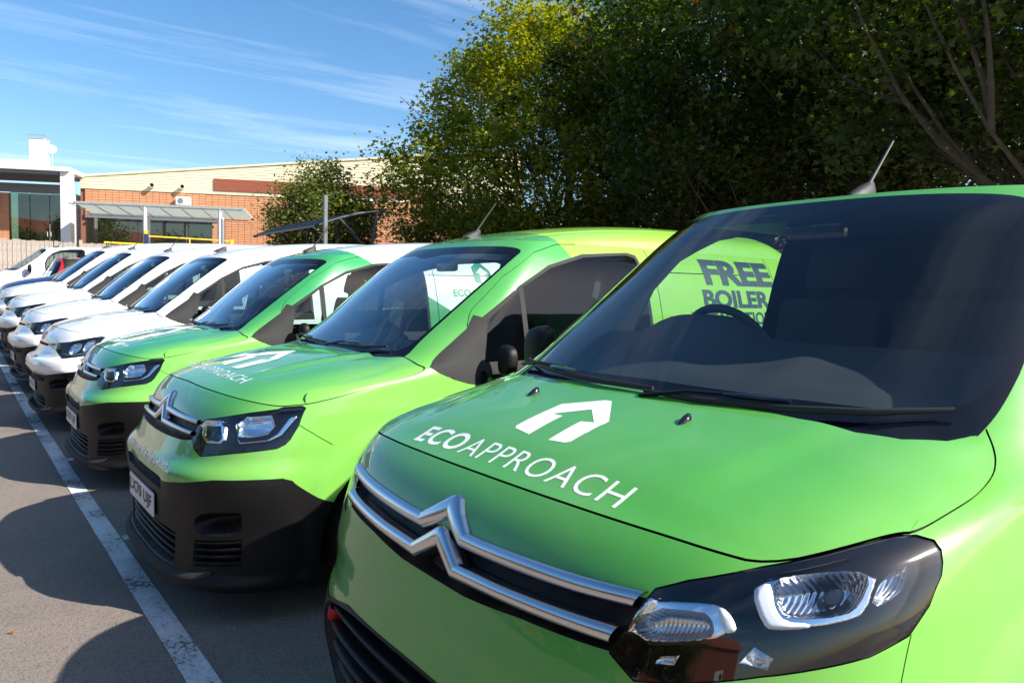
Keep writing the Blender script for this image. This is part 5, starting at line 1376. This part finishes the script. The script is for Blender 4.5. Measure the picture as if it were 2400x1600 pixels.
# ---- the compact van with the slim-lamp white nose
W_LENS = [(.865, .905), (.827, .911), (.76, .902), (.541, .86), (.24, .834), (.19, .818), (.31, .80), (.384, .787), (.543, .703), (.799, .734), (.85, .86)]
W_SLOT = BB.conv('u', [(-.3, .532), (.20, .528), (.325, .517), (.315, .474), (-.3, .468)])
W_LGR = BB.conv('u', [(-.3, .345), (.22, .335), (.30, .32), (.30, .20), (-.3, .19)])
W_GR = BB.conv('u', [(-.2, .842), (.20, .832), (.17, .812), (-.2, .806)])
W_LOWER = ('lower', BB.conv('u', [(-.2, .540), (.38, .543), (.638, .574), (.80, .592), (.90, .58), (.96, .54), (1.0, .50), (1.02, .40), (1.0, .05), (-.2, .05)]))
def w_bumps(u, z, P):
    f = 0.014 * sstep(.55, .46, np.hypot(P[..., 1] - .90, z - .33)) * sstep(.90, .96, u)
    f = f + 0.045 * sstep(.715, .66, z) * sstep(.50, .60, z) * (1 - sstep(.60, .85, u))     # chin
    f = f - 0.020 * sstep(.72, .76, z) * sstep(.88, .80, z) * sstep(.40, .30, np.asarray(u)) * sstep(.0, .25, u)
    return f
WB = Body(B_T, 4.35, hood=B_HOOD, rear=B_REAR, ze=1.75, bumps=w_bumps, roof=([1.68, 1.86, 2.2, 2.6, 3.0, 3.5, 4.35], [0, .05, .11, .155, .18, .19, .19], .42), k2=.05, hw=.9, ridges=b_ridge, edge=B_EDGE)
W_CL = dict(B_CLASSES); W_CL['slot'] = ('bumper_grille', 'inner_dark', None, False, inner_relief(W_SLOT, .05, .012)); W_CL['lgr'] = ('lower_grille', 'inner_dark', None, False, inner_relief(W_LGR, .06, .015)); W_CL['grille'] = ('grille', 'black_plastic', None, False, inner_relief(W_GR, .02, .008))
W_SPEC = dict(B_SPEC); W_SPEC['classes'] = W_CL; W_SPEC['paint'] = 'white_paint'; W_SPEC['znose'] = 9
CW = make_model('white', WB, compact_polys(W_LENS, [W_LOWER, ('slot', W_SLOT), ('lgr', W_LGR), ('fog', B_FOG), ('grille', W_GR)]), compact_gaps(W_LENS), W_SPEC)
headlight(CW, WB, W_LENS, [
    ('projector', [(.36, .822), (.44, .838), (.50, .81), (.49, .765), (.42, .79)], 'black_gloss', -.03),
    ('reflector', [(.53, .84), (.64, .865), (.68, .83), (.66, .765), (.55, .745)], 'chrome', -.03),
    ('reflector', [(.70, .87), (.78, .89), (.81, .84), (.76, .78), (.70, .775)], 'reflector', -.02),
    ('light_strip', [(.42, .765), (.60, .735), (.79, .755), (.79, .765), (.60, .748)], 'chrome', .012)], depth=.036)
for z in (.513, .497, .483): slat(CW, WB, [(0, z), (.15, z), (.31, z - .008)], .004, -.02)
for z in (.31, .275, .24): slat(CW, WB, [(0, z), (.15, z - .003), (.29, z - .01)], .006, -.018)
V, F = ribbon(WB, [(0, .205), (.2, .204), (.38, .215), (.46, .24)], [(0, .165), (.2, .164), (.38, .18), (.46, .21)], .010, .002, 'u', n=30)
CW.append(('bumper_lip', mk('bumper_lip', V, F, 'grey_plastic', smooth=True), None, None))
m = MB()
V = []; F = []
for i in range(24):
    t = 2 * math.pi * i / 24
    for j in range(6):
        p = 2 * math.pi * j / 6; q = on(WB, (.055 + .006 * math.cos(p)) * math.cos(t), .895 + (.036 + .006 * math.cos(p)) * math.sin(t), .006 + .005 * math.sin(p)); V.append(q)
for i in range(24):
    for j in range(6): F.append((i * 6 + j, ((i + 1) % 24) * 6 + j, ((i + 1) % 24) * 6 + (j + 1) % 6, i * 6 + (j + 1) % 6))
CW.append(('badge', m.add(V, F).mesh('badge', 'chrome', True), None, None))
plate_parts(CW, 'LX70 UJK', .36, .46, -.036)
CW0 = list(CW)
compact_common(CB); compact_common(CW)

def place(model, name, label, pos, yaw, paint_mat, group, skip=(), extra=(), pitch=0.0):
    root = thing(name, label, 'van', pos, yaw, group); objs = []; root.rotation_euler = (pitch, 0, yaw)
    for i, (nm, me, slot, par) in enumerate(list(model) + list(extra)):
        if nm in skip: objs.append(None); continue
        if slot == 'WHEEL':
            tyre, rim, loc, sd = me
            o = ob('wheel', tyre, root); o.location = loc
            if sd < 0: o.rotation_euler = (0, 0, math.pi)
            ob('rim', rim, o); objs.append(o); continue
        p = root if par is None else objs[par]
        objs.append(ob(nm, me, p, paint_mat if slot == 'paint' else None))
    return root
GRP = 'vans parked side by side in the row'
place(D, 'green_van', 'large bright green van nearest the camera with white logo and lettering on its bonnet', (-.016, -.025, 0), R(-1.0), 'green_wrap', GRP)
def side_fn(B, y0, z0, k=1.0, o=.003):
    def f(a, b):
        y, z = y0 + a * k, z0 + b * k; u = B.u_y(y, z); q = B.S(u, z) + B.N(u, z) * .0015; return q[:, 0], q[:, 1], q[:, 2]
    return f
def side_word(text, y0, y1, z0, z1, mat, bold=.004):
    me = text_polys(text, .1, bold=bold, align='LEFT'); a = bounds(me); kx = (y1 - y0) / (a[1] - a[0]); kz = (z1 - z0) / (a[3] - a[2])
    f = side_fn(BB, 0, 0)
    return ('side_lettering', mapped_decal('side_lettering', me, lambda p, q: f(y0 + (p - a[0]) * kx, z0 + (q - a[2]) * kz), mat, .012), None, None)
e2 = []
word(BB, e2, -.46, .46, .272, .332, bend=.012)
for p in logo(1.45, 0, .545): decal(e2, 'bonnet_logo', [p], lambda a, b: (a, b, BB.HH(a, b) + .002), 'decal_white')
SL, sx0, sx1 = text_words('empower the right path', .07, .0004); kx = .80 / (sx1 - sx0); sxc = (sx0 + sx1) / 2
def nose_fn(a, b):
    x = (a - sxc) * kx; z = .640 + b * .75; u = BB.u_x(np.abs(x), z); p = BB.S(u, z) + BB.N(u, z) * .002; return (np.copysign(p[:, 0], x), p[:, 1], p[:, 2])
for w in SL: decal(e2, 'nose_lettering', w, nose_fn, 'decal_white')
e2 += [side_word('FREE', 3.20, 3.95, 1.535, 1.705, 'decal_navy', .0045), side_word('BOILER', 3.14, 3.86, 1.385, 1.505, 'decal_navy', .004), side_word('INSTALLATION', 3.0, 3.86, 1.275, 1.36, 'decal_navy', .0025)]
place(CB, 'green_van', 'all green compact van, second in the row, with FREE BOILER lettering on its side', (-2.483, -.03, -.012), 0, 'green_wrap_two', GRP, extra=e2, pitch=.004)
e3 = []
for p in logo(2.3, 0, .60): decal(e3, 'bonnet_logo', [p], lambda a, b: (a, b, BB.HH(a, b) + .002), 'decal_white')
kx2 = .86 / (sx1 - sx0)
def hood_fn(a, b):
    x = (a - sxc) * kx2; y = .258 + b * .6 + .01 * (x / .4) ** 2; return (x, y, BB.HH(x, y) + .002)
for w in SL: decal(e3, 'bonnet_lettering', w, hood_fn, 'decal_white')
e3 += [side_word('ECOAPPROACH', 2.90, 3.60, 1.412, 1.478, 'decal_green', .003)]
f3 = side_fn(BB, 3.26, 1.64)
for p in logo(.85, 0, 0): e3.append(('side_logo', mapped_decal('side_logo', [p], lambda a, b: f3(a, b), 'decal_teal', .06), None, None))
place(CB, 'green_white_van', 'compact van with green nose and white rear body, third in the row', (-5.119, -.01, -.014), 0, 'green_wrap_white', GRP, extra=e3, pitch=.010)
WZ = [(-7.60, -.06), (-10.14, -.07), (-12.68, -.075), (-15.19, -.07)]
WL = ['white van beside the green and white one, its roof aerial broken to a stub', 'white van with slim lamps, second of the four white ones from the green vans', 'white van with a paper sticker low on its windscreen', 'white van at the far end of the row beside the dark blue car']
for i, (x, y) in enumerate(WZ):
    ex = []
    if i == 0: ex = [('aerial', antenna_mesh(0, 1.86, float(BB.roofz(0.0, 1.86)) - .004, False, 1.15), None, None)]
    md = [q for q in CW if not (i == 0 and q[0] == 'aerial')] if i == 0 else CW
    if i == 0:
        # indices of sub-parts must survive the removal
        md = list(CW); k = [j for j, q in enumerate(md) if q[0] == 'aerial'][0]; md[k] = ex[0]; ex = []
    if i == 2:
        P4 = [on(WB, a, b, -.004) for a, b in ((.40, 1.20), (.50, 1.19), (.51, 1.235), (.41, 1.245))]
        ex = [('windscreen_sticker', mk('windscreen_sticker', P4, [(0, 1, 2, 3)], 'decal_white'), None, None)]
    place(md, 'white_van', WL[i], (x, y, gz(x) + .0), 0, 'white_paint', GRP, extra=ex, pitch=.024)
# ------------------------------------------------------------------ other parked vehicles
place([q for q in D], 'white_van', 'white long van parked side-on beyond the red car, before the fence', (-22.6, -.2, gz(-22.6)), R(-3), 'white_paint', None, skip=('bonnet_lettering', 'bonnet_logo', 'red_towing_cover'))
C_T = [(.14, .10, .80, .60, 2.9), (.25, .02, .84, .60, 2.9), (.5, .0, .87, .60, 2.8), (.65, .04, .88, .62, 2.8), (.75, .11, .87, .64, 2.7), (.82, .25, .86, .64, 2.6), (.90, .82, .84, .50, 2.3), (.98, 1.0, .81, .46, 2.3), (1.2, 1.38, .73, .40, 2.3), (1.38, 1.72, .62, .34, 2.3), (1.42, 1.85, .56, .32, 2.3)]
CBd = Body(C_T, 3.9, hood=([.1, .2, .35, .6, .9, 1.1], [.75, .80, .85, .90, .955, .985], [.06, .06, .06, .06, .05, .05]), rear=[(0, .86), (.3, .88), (.5, .93), (.6, .97)], ze=1.42, roof=([1.85, 2.4, 3.0, 3.9], [0, .04, .05, .04], .5), k2=.05, hw=.88, edge=[(0, .80), (.3, .79), (.5, .775), (.68, .79), (.85, .83), (.96, .87), (.96, .90), (.70, .93)])
def car_model(paint_mat):
    lens = [(.40, .66), (.42, .73), (.62, .77), (.82, .79), (.86, .76), (.80, .70), (.6, .66)]
    gl = [(-.2, .90), (.45, .90), (.60, .925), (.70, .97), (.74, 1.1), (.76, 1.25), (.74, 1.36), (.5, 1.385), (-.2, 1.39)]
    polys = [('door', CBd.conv('y', [(1.3, .3), (1.3, 1.40), (2.4, 1.40), (2.4, .3)])), ('lower', CBd.conv('u', [(-.2, .34), (.5, .34), (.6, .2), (.6, .05), (-.2, .05)])), ('lens', CBd.conv('u', lens)), ('screen', chaikin(CBd.conv('u', gl), 1)),
        ('window', chaikin(CBd.conv('y', [(1.45, .95), (1.75, 1.2), (2.05, 1.36), (3.1, 1.37), (3.4, 1.2), (3.45, .95)]), 1)), ('arch', circ_y(CBd, .80, .30, .36)), ('arch', circ_y(CBd, 3.2, .30, .36))]
    sp = dict(paint=paint_mat, zb=.16, cowl=[(0, .89), (.45, .89), (.6, .91)], open=('screen', 'window', 'lens', 'arch'), classes=dict(body=('body_shell', paint_mat, 'paint', False, None), door=('door', paint_mat, 'paint', True, None), lower=('lower_grille', 'black_plastic', None, False, 0.001), screen=('windscreen', 'windscreen_glass', None, False, None), window=('side_window', 'door_glass', None, True, None)))
    M_ = make_model('car', CBd, polys, [(CBd.conv('yo', [(1.3, .32), (1.3, .93)]), .004), (CBd.conv('u', lens + lens[:1]), .004)], sp)
    headlight(M_, CBd, lens, [('reflector', [(.48, .68), (.50, .72), (.62, .75), (.66, .70), (.58, .68)], 'chrome', -.03)], depth=.03)
    add_wheels(M_, .80, 3.2, .76, .30)
    M_.append(('dashboard', dash_mesh(CBd, 1.0, 1.4, .86, .92, .66, -.33), None, None))
    for sx in (-.34, .34): M_.append(('seat', seat_mesh(sx, 2.05, .5), None, None))
    for sd in (1, -1): M_.append(('mirror', mirror_mesh(CBd, 1.42, .95, sd, .86, .99, .75), None, None))
    return M_
CAR = car_model('blue_paint')
r_ = place(CAR, 'blue_car', 'dark blue car parked next to the last white van, mostly hidden behind it', (-17.75, .05, gz(-17.75)), 0, 'blue_paint', None); r_['category'] = 'car'; r_.scale = (1.0, 1.08, 1.25)
# the red hatchback stands nose in, so its tail faces the lane
T_T = [(.14, .10, .78, .50, 3.0), (.25, .03, .82, .50, 3.0), (.5, .0, .85, .50, 3.0), (.7, .02, .86, .48, 3.0), (.86, .06, .85, .46, 2.9), (.95, .12, .82, .42, 2.8), (1.15, .24, .74, .38, 2.7), (1.35, .36, .64, .32, 2.7), (1.42, .40, .58, .30, 2.7)]
TB = Body(T_T, 3.9, ze=1.42, roof=([.4, .9, 1.8, 3.9], [0, .045, .06, .02], .5))
tg = [(-.2, .98), (.55, .98), (.66, 1.02), (.68, 1.12), (.66, 1.28), (.58, 1.36), (-.2, 1.37)]
tl = [(.55, .72), (.56, .90), (.80, .93), (.98, .90), (.95, .78), (.80, .72)]
tp = [('lens', TB.conv('u', tl)), ('screen', chaikin(TB.conv('u', tg), 1)), ('window', chaikin(TB.conv('y', [(.85, 1.0), (.95, 1.30), (1.2, 1.36), (2.4, 1.36), (2.9, 1.0)]), 1)), ('arch', circ_y(TB, .75, .30, .36)), ('arch', circ_y(TB, 3.1, .30, .36))]
RM = make_model('hatch', TB, tp, [(TB.conv('yo', [(1.35, .3), (1.35, 1.38)]), .004)], dict(paint='red_paint', zb=.16, open=('screen', 'window', 'arch', 'lens'), classes=dict(body=('body_shell', 'red_paint', 'paint', False, None), lens=('tail_lamp', 'red_plastic', None, True, .004), screen=('rear_window', 'windscreen_glass', None, False, None), window=('side_window', 'door_glass', None, True, None))))
add_wheels(RM, .75, 3.1, .74, .30)
RM.append(('aerial', antenna_mesh(0, .62, 1.45, True, .9, (0, -.16, .16)), None, None))
m = MB().tube([on(TB, .0, 1.0, .03), on(TB, -.02, 1.12, .03), on(TB, -.03, 1.24, .03)], .012, 6); RM.append(('rear_wiper', m.mesh('rear_wiper', 'rubber', True), None, None))
for sx in (-.33, .33): RM.append(('seat', seat_mesh(sx, 1.6, .5), None, None))
r_ = place(RM, 'red_car', 'red hatchback seen from its tail between the white vans', (-20.2, 1.0, gz(-20.2, 1.2)), 0, 'red_paint', None); r_['category'] = 'car'; r_.scale = (1.0, 1.0, 1.06)
